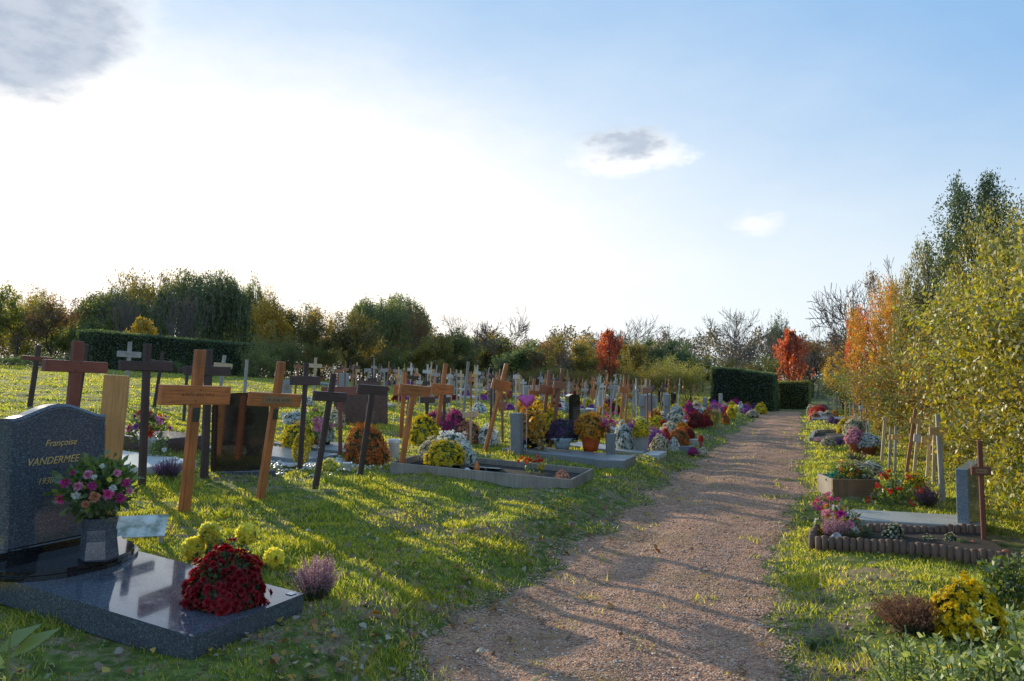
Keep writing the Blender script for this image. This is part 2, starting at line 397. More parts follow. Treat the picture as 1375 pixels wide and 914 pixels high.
# ---- grass
KEEP_OUT = []          # rectangles (u0,u1,s0,s1) where stone or a box covers the turf
def blocked(u, s):
    m = np.zeros(len(u), bool)
    for a, b, c, d in KEEP_OUT: m |= (u > a) & (u < b) & (s > c) & (s < d)
    return m
def build_grass():
    rng = np.random.default_rng(21)
    n = 950000
    r = 2.2*np.exp(rng.random(n)*math.log(75/2.2)); a = np.radians(-46+92*rng.random(n))
    x = r*np.sin(a); y = r*np.cos(a); u, s = us(x, y)
    l, rr = path_edges(u)
    d = np.maximum(s-rr, l-s)                         # distance outside the path
    dens = vnoise(x*2.3+5, y*2.3)*.5+vnoise(x*7, y*7)*.35+vnoise(x*.7, y*.7+4)*.25
    p = sstep(.36, .60, dens)*.85+.15
    edge = sstep(-.05, .22, d)
    tuft = (vnoise(x*5+60, y*5) > .72)*.34*(rng.random(n) < .6)
    keep = (rng.random(n) < np.where(d > -.05, p*edge, tuft*sstep(-1.2, -.0, d)))
    keep &= ~blocked(u, s) & ~((u > 42) & (s > -6)) & ~(s > 9)
    near_mound = np.exp(-((u-4.9)/1.5)**2-((s-.25)/.55)**2)
    keep &= rng.random(n) > near_mound*.8
    bank = np.exp(-((s+2.35)/.35)**2)*sstep(.35, .6, vnoise(x*1.9+3, y*1.9)); keep &= rng.random(n) > bank*.93
    keep &= rng.random(n) > .9*np.exp(-((u-2.6)/1.0)**2-((s+3.2)/.9)**2)
    x, y, r, u, s, dens, d = [q[keep] for q in (x, y, r, u, s, dens, d)]; n = len(x)
    lush = sstep(.42, .72, vnoise(x*1.7+20, y*1.7))*.9+sstep(.6, .9, vnoise(x*6, y*6+8))*.5
    h = (.016+.036*lush*rng.random(n)+.014*rng.random(n))*(1+np.minimum(r, 50)*.012)
    h = h+.045*sstep(.72, .85, vnoise(x*4.3+50, y*4.3+9))*rng.random(n)
    h = np.where(d < .35, h*1.1, h)
    h = np.where(s < -12, h*.8, h)
    w = np.maximum(.0022, r*.00055)*(.7+.6*rng.random(n))
    th = rng.random(n)*2*np.pi; ln = rng.normal(size=(n, 2))*.45
    P = np.stack([x, y, ground(x, y)-.004], -1)
    side = np.stack([np.cos(th)*w, np.sin(th)*w, 0*w], -1)
    tip = np.stack([ln[:, 0]*h, ln[:, 1]*h, h], -1)
    midp = tip*np.array([.35, .35, .55])
    V = np.stack([P-side, P+side, P+midp+side*.7, P+tip, P+midp-side*.7], 1)
    V = V[:, [0, 1, 2, 3, 4]].reshape(-1, 3)
    me = mesh_np('grass', V, np.arange(5*n).reshape(n, 5))
    t = NT('grass_blade'); g = t.n('NewGeometry'); p = t.pos()
    c1 = t.ramp(g.outputs['Random Per Island'], [(0, (.10, .145, .018)), (.4, (.205, .25, .028)), (.8, (.36, .36, .055)), (1, (.52, .42, .16))])
    nn = t.noise(.9, 5, p); c = t.mix(t.ramp(nn, [(.4, (0, 0, 0)), (.7, (1, 1, 1))]), c1, (1.25, 1.05, .55), 'MULTIPLY')
    d_ = t.n('BsdfDiffuse'); t.link(c, d_.inputs[0]); tr = t.n('BsdfTranslucent')
    hs = t.n('HueSaturation', Saturation=1.05, Value=2.4); t.link(c, hs.inputs['Color']); t.link(hs.outputs[0], tr.inputs[0])
    mx = t.n('MixShader', Fac=.55); t.link(d_.outputs[0], mx.inputs[1]); t.link(tr.outputs[0], mx.inputs[2])
    gl = t.n('BsdfGlossy', Roughness=.4); m2 = t.n('MixShader', Fac=.05); t.link(mx.outputs[0], m2.inputs[1]); t.link(gl.outputs[0], m2.inputs[2])
    t.link(m2.outputs[0], t.out.inputs[0])
    obj('grass', me, t.m, kind='stuff')
    # low weeds and moss cushions
    n = 26000
    r = 2.4*np.exp(rng.random(n)*math.log(30/2.4)); a = np.radians(-44+88*rng.random(n)); x = r*np.sin(a); y = r*np.cos(a); u, s = us(x, y)
    l, rr = path_edges(u); d = np.maximum(s-rr, l-s)
    k = (d > 0) & (vnoise(x*3.3+90, y*3.3) > .55) & ~blocked(u, s) & (s < 6) & (s > -12); x, y, r = x[k], y[k], r[k]; n = len(x)
    cen = np.stack([x, y, ground(x, y)+.004+.022*rng.random(n)], -1)
    dirs = rng.normal(size=(n, 3)); dirs[:, 2] = abs(dirs[:, 2])*.5
    V, Fc = leaves(cen, .020*(1+r*.03), .015*(1+r*.03), dirs=dirs, rng=rng)
    obj('ground_cover', mesh_np('ground_cover', V, Fc), leaf_mat('weed_leaf', [(.09, .15, .05), (.17, .24, .07), (.27, .32, .16), (.17, .2, .05)], .4), kind='stuff')

def build_clods():
    rng = np.random.default_rng(41); n = 3000
    u = np.concatenate([4.7+rng.normal(size=1400)*.9, 3.0+rng.normal(size=800)*.9, 9+5*rng.random(800)]); s = np.concatenate([.12+rng.normal(size=1400)*.34, -2.55+rng.normal(size=800)*.3, .0+rng.normal(size=800)*.14])
    k = ~blocked(u, s) & (u > 2.6); u, s = u[k], s[k]; n = len(u)
    x, y = xy(u, s); sz = .004+.015*rng.random(n)**4
    O = np.array([[1, 0, 0], [0, 1, 0], [-1, 0, 0], [0, -1, 0], [0, 0, .8], [0, 0, -.8]])
    Fo = np.array([[0, 1, 4], [1, 2, 4], [2, 3, 4], [3, 0, 4], [1, 0, 5], [2, 1, 5], [3, 2, 5], [0, 3, 5]])
    V = O[None]*(.6+.8*rng.random((n, 6, 1)))*sz[:, None, None]+np.stack([x, y, ground(x, y)+sz*.3], -1)[:, None]
    t = NT('clod'); g = t.n('NewGeometry'); c = t.ramp(g.outputs['Random Per Island'], [(0, (.12, .08, .05)), (.6, (.25, .17, .11)), (1, (.38, .28, .19))])
    b = t.n('BsdfPrincipled', Roughness=1.); t.link(c, b.inputs['Base Color']); t.link(b.outputs[0], t.out.inputs[0])
    obj('soil_crumbs', mesh_np('soil_crumbs', V.reshape(-1, 3), (Fo[None]+np.arange(n)[:, None, None]*6).reshape(-1, 3)), t.m, kind='stuff')
def build_fallen():
    rng = np.random.default_rng(5)
    pts = []
    for cnt, u0, u1, sm, sd in ((900, 3.2, 15, -2.35, .30), (420, 2.2, 9, -2.8, .6), (130, 3, 20, -1.9, .5), (120, 3, 14, -4.5, 1.2), (70, 3, 10, -.9, .7), (110, 3, 16, .9, .9), (260, 12, 34, -2.6, .5)):
        u = u0+(u1-u0)*rng.random(cnt)**1.3; s = sm+sd*rng.normal(size=cnt); pts.append(np.stack([u, s], 1))
    pts = np.concatenate(pts); u, s = pts.T; ok = ~blocked(u, s); u, s = u[ok], s[ok]
    x, y = xy(u, s); n = len(x); L = .024+.042*rng.random(n)**1.6; W = L*(.55+.35*rng.random(n))
    th = rng.random(n)*6.28; tilt = rng.normal(size=(n, 2))*.35
    P = np.stack([x, y, ground(x, y)+.018+.014*rng.random(n)], -1)
    a = np.stack([np.cos(th), np.sin(th), tilt[:, 0]], -1); b = np.stack([-np.sin(th), np.cos(th), tilt[:, 1]], -1)
    L = L[:, None]; W = W[:, None]; up = np.array([0, 0, 1.])
    curl = (.1+.35*rng.random(n))[:, None]*W*up
    V = np.stack([P-a*L*.5, P-a*L*.2+b*W*.42+curl, P+a*L*.1+b*W*.5+curl, P+a*L*.5, P+a*L*.1-b*W*.5+curl, P-a*L*.2-b*W*.42+curl], 1).reshape(-1, 3)
    f = np.array([[0, 1, 5, 5], [1, 2, 4, 5], [2, 3, 4, 4]])
    i = np.arange(n)[:, None]*6
    me = mesh_np('fallen_leaves', V, np.concatenate([i+[[1, 2, 4, 5]], i+[[0, 1, 5, 0]]]) if False else np.concatenate([(i+np.array([[1, 2, 4, 5]]))]))
    # end triangles
    me2 = bpy.data.meshes.new('fallen_leaves')
    faces = np.concatenate([i+np.array([[1, 2, 4, 5]])]).tolist()+(i+np.array([[0, 1, 5]])).tolist()+(i+np.array([[2, 3, 4]])).tolist()
    me2.from_pydata(V.tolist(), [], faces)
    obj('fallen_leaves', me2, leaf_mat('dead_leaf', [(.30, .22, .14), (.20, .12, .06), (.28, .12, .04), (.50, .25, .04), (.16, .08, .04), (.42, .37, .31), (.5, .34, .06), (.22, .10, .05)], .2, gloss=.03), kind='stuff')
# ================================================================ woody plants
def skeleton(rng, starts, depth, nch, ang, lenf, wig=.18, grav=0.0, radf=.62, seg=2):
    """starts: list of (pos, dir, length, radius); returns segment arrays and the twig ends"""
    P0 = []; P1 = []; R0 = []; R1 = []; tips = []; lv = []
    stack = [(np.array(p, float), np.array(d, float), l, r, 0) for p, d, l, r in starts]
    while stack:
        p, d, l, r, k = stack.pop()
        d = d/np.linalg.norm(d)
        for j in range(seg):
            d2 = d+rng.normal(size=3)*wig; d2[2] += grav*.5; d2 /= np.linalg.norm(d2)
            q = p+d2*l/seg; ra = r*(1-.35*j/seg); rb = r*(1-.35*(j+1)/seg)
            P0.append(p); P1.append(q); R0.append(ra); R1.append(rb); lv.append(k)
            if k >= depth-1: tips.append((q, d2))
            p, d = q, d2
            if k < depth and j < seg-1 and rng.random() < .55:
                a = rng.normal(size=3); a -= a.dot(d)*d; a /= np.linalg.norm(a)
                an = ang*(.7+.7*rng.random()); stack.append((p, d*math.cos(an)+a*math.sin(an), l*lenf*.85, rb*radf*.9, k+1))
        if k < depth:
            n = nch if rng.random() < .7 else nch-1
            ph = rng.random()*6.28
            ref = np.cross(d, [0.3, .2, 1.]); ref /= np.linalg.norm(ref)+1e-9; b = np.cross(d, ref)
            for c in range(max(n, 1)):
                th = ph+c*6.28/n+rng.normal()*.4; a = ref*math.cos(th)+b*math.sin(th)
                an = ang*(.55+.8*rng.random())
                stack.append((p, d*math.cos(an)+a*math.sin(an), l*lenf*(.75+.5*rng.random()), rb*radf*(.8+.4*rng.random()), k+1))
    return [np.array(q) for q in (P0, P1, R0, R1)]+[tips, np.array(lv)]
def unit(V, all_V):
    """unit height and unit width"""
    z = all_V[:, 2].max(); w = np.percentile(np.abs(all_V[:, :2]), 98)*2
    return V/np.array([w, w, z])
PROTO = {}
def proto(kind, seed):
    """unit-size woody plant: (trunk mesh, crown mesh or None)"""
    key = (kind, seed)
    if key in PROTO: return PROTO[key]
    rng = np.random.default_rng(seed*17+len(kind)*101)
    U = np.array([0, 0, 1.]); lf = None
    if kind == 'broad':
        sk = skeleton(rng, [((0, 0, 0), (0, 0, 1), .28, .028)], 5, 3, .62, .76, grav=.05)
        tips = np.array([t[0] for t in sk[4]])
        tips = tips[rng.permutation(len(tips))[:950]]; k = 13
        cl = (rng.random(len(tips)) < .86)
        cen = np.repeat(tips[cl], k, 0)+rng.normal(size=(cl.sum()*k, 3))*.028
        lf = leaves(cen, .027, .018, droop=.2, rng=rng)
    elif kind == 'broadfine':
        sk = skeleton(rng, [((0, 0, 0), (0, 0, 1), .28, .028)], 5, 3, .62, .76, grav=.05)
        tips = np.array([t[0] for t in sk[4]])
        tips = tips[rng.permutation(len(tips))[:1200]]; k = 18
        cen = np.repeat(tips, k, 0)+rng.normal(size=(len(tips)*k, 3))*.020
        lf = leaves(cen, .018, .011, droop=.2, rng=rng)
    elif kind == 'sparse':
        sk = skeleton(rng, [((0, 0, 0), (0, 0, 1), .26, .022)], 5, 3, .55, .77, grav=.1)
        tips = np.array([t[0] for t in sk[4]]); tips = tips[rng.permutation(len(tips))[:700]]
        cen = np.repeat(tips, 6, 0)+rng.normal(size=(len(tips)*6, 3))*.025
        lf = leaves(cen, .019, .013, droop=.2, rng=rng)
    elif kind == 'bare':
        sk = skeleton(rng, [((0, 0, 0), (0, 0, 1), .24, .026)], 6, 3, .48, .79, grav=.10, radf=.62)
    elif kind == 'column':
        st = [((0, 0, 0), (rng.normal()*.10, rng.normal()*.10, 1), .5+.2*rng.random(), .010) for _ in range(16)]
        sk = skeleton(rng, st, 3, 3, .2, .6, grav=.5, wig=.08)
    elif kind == 'willow':
        sk = skeleton(rng, [((0, 0, 0), (0, 0, 1), .30, .03)], 3, 4, .7, .72, grav=.1)
        top = []
        for _ in range(900):
            th = rng.random()*6.28; rr = math.sqrt(rng.random())*.5
            lob = 1+.10*math.sin(th*3+seed)+.06*math.sin(th*7)
            z = (.70+.30*math.sqrt(max(0, 1-(rr/.52)**2))*(.9+.2*rng.random()))*(.80+.34*float(vnoise(rr*math.cos(th)*5+seed*9+20, rr*math.sin(th)*5+20)))
            top.append((rr*math.cos(th)*lob, rr*math.sin(th)*lob, z*(1-.1*rng.random())))
        cs = []; ds = []
        for p in top:
            L = (.16+.52*rng.random())*p[2]; m = 20; t = rng.random(m)
            out = np.array([p[0], p[1], 0]); 
            c = np.array(p)+out[None]*(.16*np.sqrt(t))[:, None]-U[None]*(L*t)[:, None]+rng.normal(size=(m, 3))*.008
            cs.append(c); ds.append(np.stack([rng.normal(size=m)*.25, rng.normal(size=m)*.25, -np.ones(m)], 1))
        T = np.array(top); T = np.repeat(T, 5, 0)+rng.normal(size=(len(T)*5, 3))*.014
        lf = merge([leaves(np.concatenate(cs), .032, .011, dirs=np.concatenate(ds), rng=rng), leaves(T, .024, .013, rng=rng)])
    elif kind == 'flame':
        sk0 = skeleton(rng, [((0, 0, 0), (0, 0, 1), .9, .014)], 0, 1, .1, .5, wig=.02, seg=6)
        st = []
        for i in range(46):
            h = .16+.80*i/46; th = i*2.4; w = .25*min(1, (h-.02)*3.2)*(1-h)**.95*1.3*(.7+.6*rng.random())
            st.append(((0, 0, h*.9), (math.cos(th), math.sin(th), .75), w*1.3+.02, .005))
        sk = skeleton(rng, st, 2, 3, .5, .55, grav=.3, wig=.15)
        sk[:4] = [np.concatenate([a, b]) for a, b in zip(sk[:4], sk0[:4])]
        tips = np.array([t[0] for t in sk[4]]); tips = tips[rng.permutation(len(tips))[:900]]
        cen = np.repeat(tips, 7, 0)+rng.normal(size=(len(tips)*7, 3))*.018
        lf = leaves(cen, .036, .028, droop=.3, rng=rng)
    elif kind == 'shrub':         # many stems, leafy to the ground
        st = []
        for i in range(13):
            th = rng.random()*6.28; rr = .16*rng.random(); sp = .28+.25*rng.random()
            st.append(((rr*math.cos(th), rr*math.sin(th), 0), (math.cos(th)*sp, math.sin(th)*sp, 1), .26+.1*rng.random(), .007))
        sk = skeleton(rng, st, 3, 3, .5, .74, grav=.12)
        nsel = np.arange(len(sk[0])); w = sk[5] >= 1; P = sk[1][w]
        cen = np.repeat(P, 1+9000//len(P), 0); cen = cen[rng.permutation(len(cen))[:9500]]+rng.normal(size=(min(9500, len(cen)), 3))*.030
        low = rng.random((1600, 3)); th = low[:, 0]*6.28; rr = .25+.2*low[:, 1]
        cen = np.concatenate([cen, np.stack([rr*np.cos(th), rr*np.sin(th), .03+.5*low[:, 2]], 1)])
        lf = leaves(cen, .030, .014, up=.25, rng=rng)
    elif kind == 'wall':          # dense leafy hedge shrub
        st = []
        for i in range(20):
            th = rng.random()*6.28; rr = .2*rng.random()**.5; sp = .1+.34*rng.random()
            st.append(((rr*math.cos(th), rr*math.sin(th), 0), (math.cos(th)*sp, math.sin(th)*sp, 1), .24+.16*rng.random(), .0048))
        sk = skeleton(rng, st, 4, 3, .5, .66, grav=.06, wig=.17)
        w = sk[5] >= 2; A, B = sk[0][w], sk[1][w]; keep = rng.random(len(A)) < np.clip(.45+A[:, 2]*1.2, 0, 1); A, B = A[keep], B[keep]
        if len(A) > 6500: q = rng.permutation(len(A))[:6500]; A, B = A[q], B[q]
        cs = []; ds = []
        for j in range(4):
            f = rng.random((len(A), 1)); dr = (B-A)/np.linalg.norm(B-A, axis=1, keepdims=True); sd = np.cross(dr, rng.normal(size=A.shape)); sd /= np.linalg.norm(sd, axis=1, keepdims=True)
            cs.append(A+(B-A)*f+rng.normal(size=A.shape)*.003); ds.append(dr*.5+sd+[0, 0, -.15])
        lf = leaves(np.concatenate(cs), .021, .0115, dirs=np.concatenate(ds), rng=rng)
        q = rng.random((11000, 3)); th = q[:, 0]*6.28; rr = (.16+.32*q[:, 1]**.6)*(.75+.5*vnoise(th*2, q[:, 2]*4+seed*5))
        low = np.stack([rr*np.cos(th), rr*np.sin(th), .02+.66*q[:, 2]], 1)*np.array([1, 1, np.percentile(sk[1][:, 2], 99)]); low = low[vnoise(th*3+seed*7, q[:, 2]*9) > .45]
        lf = merge([lf, leaves(low, .021, .0115, up=-.1, rng=rng)])
    elif kind == 'thicket':       # near hedge shrub: bare stems below, leafy arching tops
        st = []
        for i in range(30):
            th = rng.random()*6.28; rr = .22*rng.random()**.5; sp = .12+.22*rng.random()
            st.append(((rr*math.cos(th), rr*math.sin(th), 0), (math.cos(th)*sp, math.sin(th)*sp, 1), .36+.12*rng.random(), .0042))
        sk = skeleton(rng, st, 3, 2, .42, .66, grav=.22, wig=.1, seg=3)
        P = sk[1][sk[5] >= 1]; P = P[rng.random(len(P)) < np.clip(.25+P[:, 2]*1.5, 0, 1)]
        m = 15000; cen = P[rng.integers(0, len(P), m)]+rng.normal(size=(m, 3))*.022
        lf = leaves(cen, .024, .0135, up=.2, rng=rng)
    elif kind == 'holly':
        sk0 = skeleton(rng, [((0, 0, 0), (0, 0, 1), .95, .012)], 0, 1, .1, .5, wig=.03, seg=6)
        st = []
        for i in range(60):
            h = .2+.78*i/60; th = i*2.4; w = .26*(1.04-h)**.55*(.6+.7*rng.random())
            st.append(((0, 0, h*.93), (math.cos(th), math.sin(th), .9), w+.02, .004))
        sk = skeleton(rng, st, 2, 2, .45, .6, grav=.35, wig=.12)
        sk[:4] = [np.concatenate([a, b]) for a, b in zip(sk[:4], sk0[:4])]
        tips = np.array([t[0] for t in sk[4]])
        cen = np.repeat(tips, 26, 0)[:19000]; cen = cen+rng.normal(size=cen.shape)*.016
        lf = leaves(cen, .0135, .0065, up=.3, rng=rng)
    fl = {'bare': .0021, 'column': .0016, 'sparse': .0013, 'broad': .0012}.get(kind, .0006)
    sk[2] = np.maximum(sk[2], fl); sk[3] = np.maximum(sk[3], fl*.8)
    V, Fc = tubes(*sk[:4], n=5 if kind in ('thicket',) else 4)
    allV = np.concatenate([V, lf[0]]) if lf is not None else V
    tm = mesh_np('trunk', unit(V, allV), Fc, True)
    cm = mesh_np('crown', unit(lf[0], allV), lf[1]) if lf is not None else None
    PROTO[key] = (tm, cm); return PROTO[key]
def remat(me, mat):
    m = me.copy(); m.materials.clear(); m.materials.append(mat); return m
RM = {}
def shared(me, mat):
    k = (me.name, mat.name)
    if k not in RM: RM[k] = remat(me, mat)
    return RM[k]
BARK = pbr('bark', (.075, .055, .042), .9, .5, 12, .5)
BARK2 = pbr('grey_bark', (.16, .13, .11), .9, .4, 12, .5)
STEM = pbr('brown_stem', (.17, .11, .075), .8, .4, 14, .4)
LM = {  # gain also lifts the far trees' leaf colours in place of distance haze
 'olive': leaf_mat('olive_leaf', [(.030, .037, .010), (.060, .065, .014), (.10, .085, .018)], .62, gain=3.6),
 'dark': leaf_mat('dark_green_leaf', [(.016, .026, .010), (.030, .043, .014), (.05, .058, .018)], .62, gain=3.6),
 'willow': leaf_mat('willow_leaf', [(.026, .034, .012), (.045, .052, .018), (.075, .075, .022)], .62, gain=3.6),
 'yellow': leaf_mat('yellow_leaf', [(.42, .27, .03), (.32, .21, .025), (.2, .15, .025), (.5, .30, .04)], .62, gain=1.6),
 'yolive': leaf_mat('yellow_olive_leaf', [(.06, .06, .012), (.13, .105, .018), (.22, .15, .02), (.09, .085, .015)], .62, gain=1.6),
 'brown': leaf_mat('russet_leaf', [(.10, .05, .018), (.16, .085, .025), (.09, .07, .02), (.22, .10, .03)], .62, gain=1.6),
 'red': leaf_mat('scarlet_leaf', [(.60, .12, .055), (.68, .20, .075), (.45, .08, .045), (.68, .30, .10)], .55, objvar=.1),
 'orange': leaf_mat('orange_leaf', [(.45, .13, .02), (.24, .17, .025), (.16, .15, .02), (.5, .17, .03), (.22, .20, .03)], .5, gain=1.6),
 'lime': leaf_mat('yellow_green_leaf', [(.155, .155, .018), (.235, .215, .028), (.085, .105, .016), (.37, .29, .045), (.15, .12, .025)], .52, gloss=.08, gain=1.6),
 'green': leaf_mat('green_leaf', [(.05, .085, .016), (.09, .13, .022), (.15, .17, .03)], .5, gloss=.08, gain=1.6),
 'pgreen': leaf_mat('pale_green_leaf', [(.24, .30, .06), (.34, .38, .10), (.18, .24, .05), (.45, .46, .2)], .5, gloss=.08),
 'wood': leaf_mat('far_wood_leaf', [(.08, .06, .03), (.13, .09, .04), (.07, .07, .03), (.17, .10, .04)], .4, gain=1.6),
 'tan': leaf_mat('autumn_hedge_leaf', [(.12, .10, .018), (.20, .15, .025), (.10, .11, .018), (.27, .15, .03), (.16, .06, .02)], .5, gain=1.6),
 'holly': leaf_mat('holly_leaf', [(.03, .052, .02), (.06, .09, .03), (.10, .12, .035)], .35, .4, gloss=.06, gain=1.4),
}
def plant(name, label, cat, px, Y, top, w, kind, mat, seed=0, group=None, bark=None, base_py=None, turn=None):
    """a tree or shrub standing at depth Y under photograph column px, its top at row `top`, w pixels wide"""
    x, y = at(px, base_py) if base_py else atY(px, Y)
    z = gz(x, y); h = EYE+(HZ-top)/F*y-z; wid = w*mpp(y)
    return plant_at(name, label, cat, x, y, h, wid, kind, mat, seed, group, bark, turn)
def plant_at(name, label, cat, x, y, h, wid, kind, mat, seed=0, group=None, bark=None, turn=None):
    t = thing(name, label, cat, (x, y, gz(x, y)-.03), turn if turn is not None else random.random()*6.28, group)
    t.scale = (wid, wid, h)
    tm, cm = proto(kind, seed)
    stemmy = kind in ('shrub', 'thicket', 'wall')
    obj('stem' if stemmy else 'trunk', shared(tm, bark or (STEM if stemmy else BARK)), None, t)
    if cm is not None and mat: obj('foliage' if stemmy else 'crown', shared(cm, LM[mat]), None, t)
    return t
GT = 'trees beyond the cemetery'
TREES = [
 (15, 52, 374, 115, 'broad', 'olive', 0, 'tree', 'dull olive tree at the left edge of the tree belt'),
 (72, 50, 378, 90, 'sparse', 'brown', 1, 'tree', 'thin brownish tree left of the willows, with ragged top'),
 (118, 56, 388, 75, 'broad', 'olive', 1, 'tree', 'low olive tree between the thin brown tree and the willows'),
 (152, 60, 379, 95, 'willow', 'willow', 0, 'willow_tree', 'smaller greyish willow on the left of the willow clump'),
 (212, 66, 354, 100, 'sparse', 'yolive', 2, 'tree', 'pale yellowish tree poking up above the willow clump'),
 (268, 60, 354, 125, 'willow', 'willow', 1, 'willow_tree', 'tallest dark willow in the middle of the clump'),
 (325, 61, 361, 78, 'willow', 'willow', 2, 'willow_tree', 'dark willow on the right end of the clump'),
 (240, 50, 388, 62, 'column', None, 3, 'bare_tree', 'bare grey upright tree in front of the tall willow'),
 (172, 49, 384, 50, 'column', None, 4, 'bare_tree', 'bare brown upright tree left of the golden sapling'),
 (190, 44, 420, 34, 'flame', 'yellow', 5, 'sapling', 'small golden-orange sapling behind the clipped hedge'),
 (381, 52, 381, 72, 'broad', 'yellow', 3, 'tree', 'bright yellow tree right beside the willow clump'),
 (428, 54, 399, 85, 'sparse', 'yolive', 1, 'tree', 'olive-yellow tree right of the bright yellow tree'),
 (468, 50, 412, 72, 'broad', 'yolive', 4, 'tree', 'spreading yellowish tree with dark forked trunk'),
 (520, 64, 388, 105, 'willow', 'willow', 3, 'willow_tree', 'separate rounded willow right of the yellow trees'),
 (562, 60, 402, 40, 'sparse', 'brown', 3, 'tree', 'rusty tree on the right shoulder of the lone willow'),
 (605, 62, 421, 60, 'bare', None, 0, 'bare_tree', 'bare twiggy tree right of the lone willow'),
 (588, 58, 442, 80, 'broad', 'yolive', 0, 'tree', 'low yellowish tree under the bare twigs right of the lone willow'),
 (636, 60, 432, 80, 'broad', 'olive', 3, 'tree', 'low dark olive tree left of the tall bare tree'),
 (670, 56, 410, 84, 'bare', None, 1, 'bare_tree', 'tall bare tree with spread twigs in the middle of the belt'),
 (686, 60, 444, 70, 'broad', 'dark', 1, 'tree', 'dark rounded tree just behind the tall bare tree'),
 (724, 58, 446, 60, 'sparse', 'brown', 4, 'tree', 'reddish brown thin tree right of the tall bare tree'),
 (746, 60, 438, 60, 'bare', None, 2, 'bare_tree', 'slim bare tree between the russet trees'),
 (772, 56, 444, 66, 'broad', 'yolive', 5, 'tree', 'yellowish tree left of the first scarlet tree'),
 (815, 78, 421, 110, 'bare', None, 3, 'bare_tree', 'wide bare tree rising behind the first scarlet tree'),
 (818, 46, 437, 34, 'flame', 'red', 0, 'red_tree', 'narrow scarlet tree among the olive bushes, left of the dark hedge'),
 (848, 62, 452, 56, 'broad', 'yolive', 2, 'tree', 'low gold-green tree just right of the first scarlet tree'),
 (872, 72, 445, 56, 'broad', 'dark', 0, 'tree', 'round dark green tree, left of a pair'),
 (912, 74, 450, 54, 'broad', 'dark', 4, 'tree', 'round dark green tree, right of a pair'),
 (905, 84, 432, 80, 'bare', None, 4, 'bare_tree', 'pale bare tree behind the pair of round trees'),
 (980, 58, 411, 92, 'bare', None, 5, 'bare_tree', 'large bare tree standing behind the dark clipped hedge'),
 (1024, 70, 425, 60, 'bare', None, 1, 'bare_tree', 'slender bare tree left of the topped green tree'),
 (955, 66, 478, 60, 'broad', 'yolive', 1, 'tree', 'low golden tree filling under the large bare tree'),
 (1008, 62, 486, 60, 'broad', 'tan' , 2, 'tree', 'low tan tree peeping above the clipped hedge'),
 (1054, 76, 413, 42, 'broad', 'dark', 3, 'tree', 'tall green-topped tree behind the right scarlet tree'),
 (1062, 43.5, 436, 40, 'flame', 'red', 1, 'red_tree', 'scarlet tree at the end of the gravel path'),
 (1096, 62, 430, 66, 'bare', None, 2, 'bare_tree', 'twiggy bare tree right of the path end'),
 (1120, 55, 438, 60, 'sparse', 'brown', 0, 'tree', 'thin russet tree right of the path end'),
 (1090, 66, 452, 60, 'sparse', 'brown', 2, 'tree', 'brown thin-leaved tree behind the end of the path'),
 (1160, 36, 340, 112, 'bare', None, 6, 'bare_tree', 'spreading twiggy tree above the hedge, nearly bare'),
 (1188, 37, 346, 80, 'sparse', 'brown', 5, 'tree', 'thin russet tree among the twigs above the right-hand hedge'),
 (1152, 30, 404, 66, 'broadfine', 'red', 2, 'red_tree', 'crimson crowned tree above the right-hand hedge'),
 (1196, 24, 348, 92, 'broadfine', 'orange', 1, 'tree', 'orange and green tree above the right-hand hedge'),
 (1130, 38, 446, 64, 'broadfine', 'yellow', 0, 'tree', 'low golden tree at the far end of the right-hand hedge'),
 (1268, 18, 290, 108, 'broadfine', 'lime', 2, 'tree', 'yellow-green tree between the orange tree and the dark holly'),
 (1318, 14.5, 222, 118, 'holly', 'holly', 0, 'holly_tree', 'tall dark holly rising above the right-hand hedge'),
 (1378, 13.5, 256, 190, 'broadfine', 'lime', 4, 'tree', 'yellow-green tree at the right edge of the picture'),
]
if 'tan' in LM: pass
for px, Y, top, w, kind, mat, seed, nm, lab in TREES:
    plant(nm, lab, {'willow_tree': 'willow', 'red_tree': 'red tree', 'holly_tree': 'holly', 'bare_tree': 'bare tree', 'sapling': 'sapling'}.get(nm, 'tree'), px, Y, top, w, kind, mat, seed, GT, BARK2 if kind in ('bare', 'column') else None)

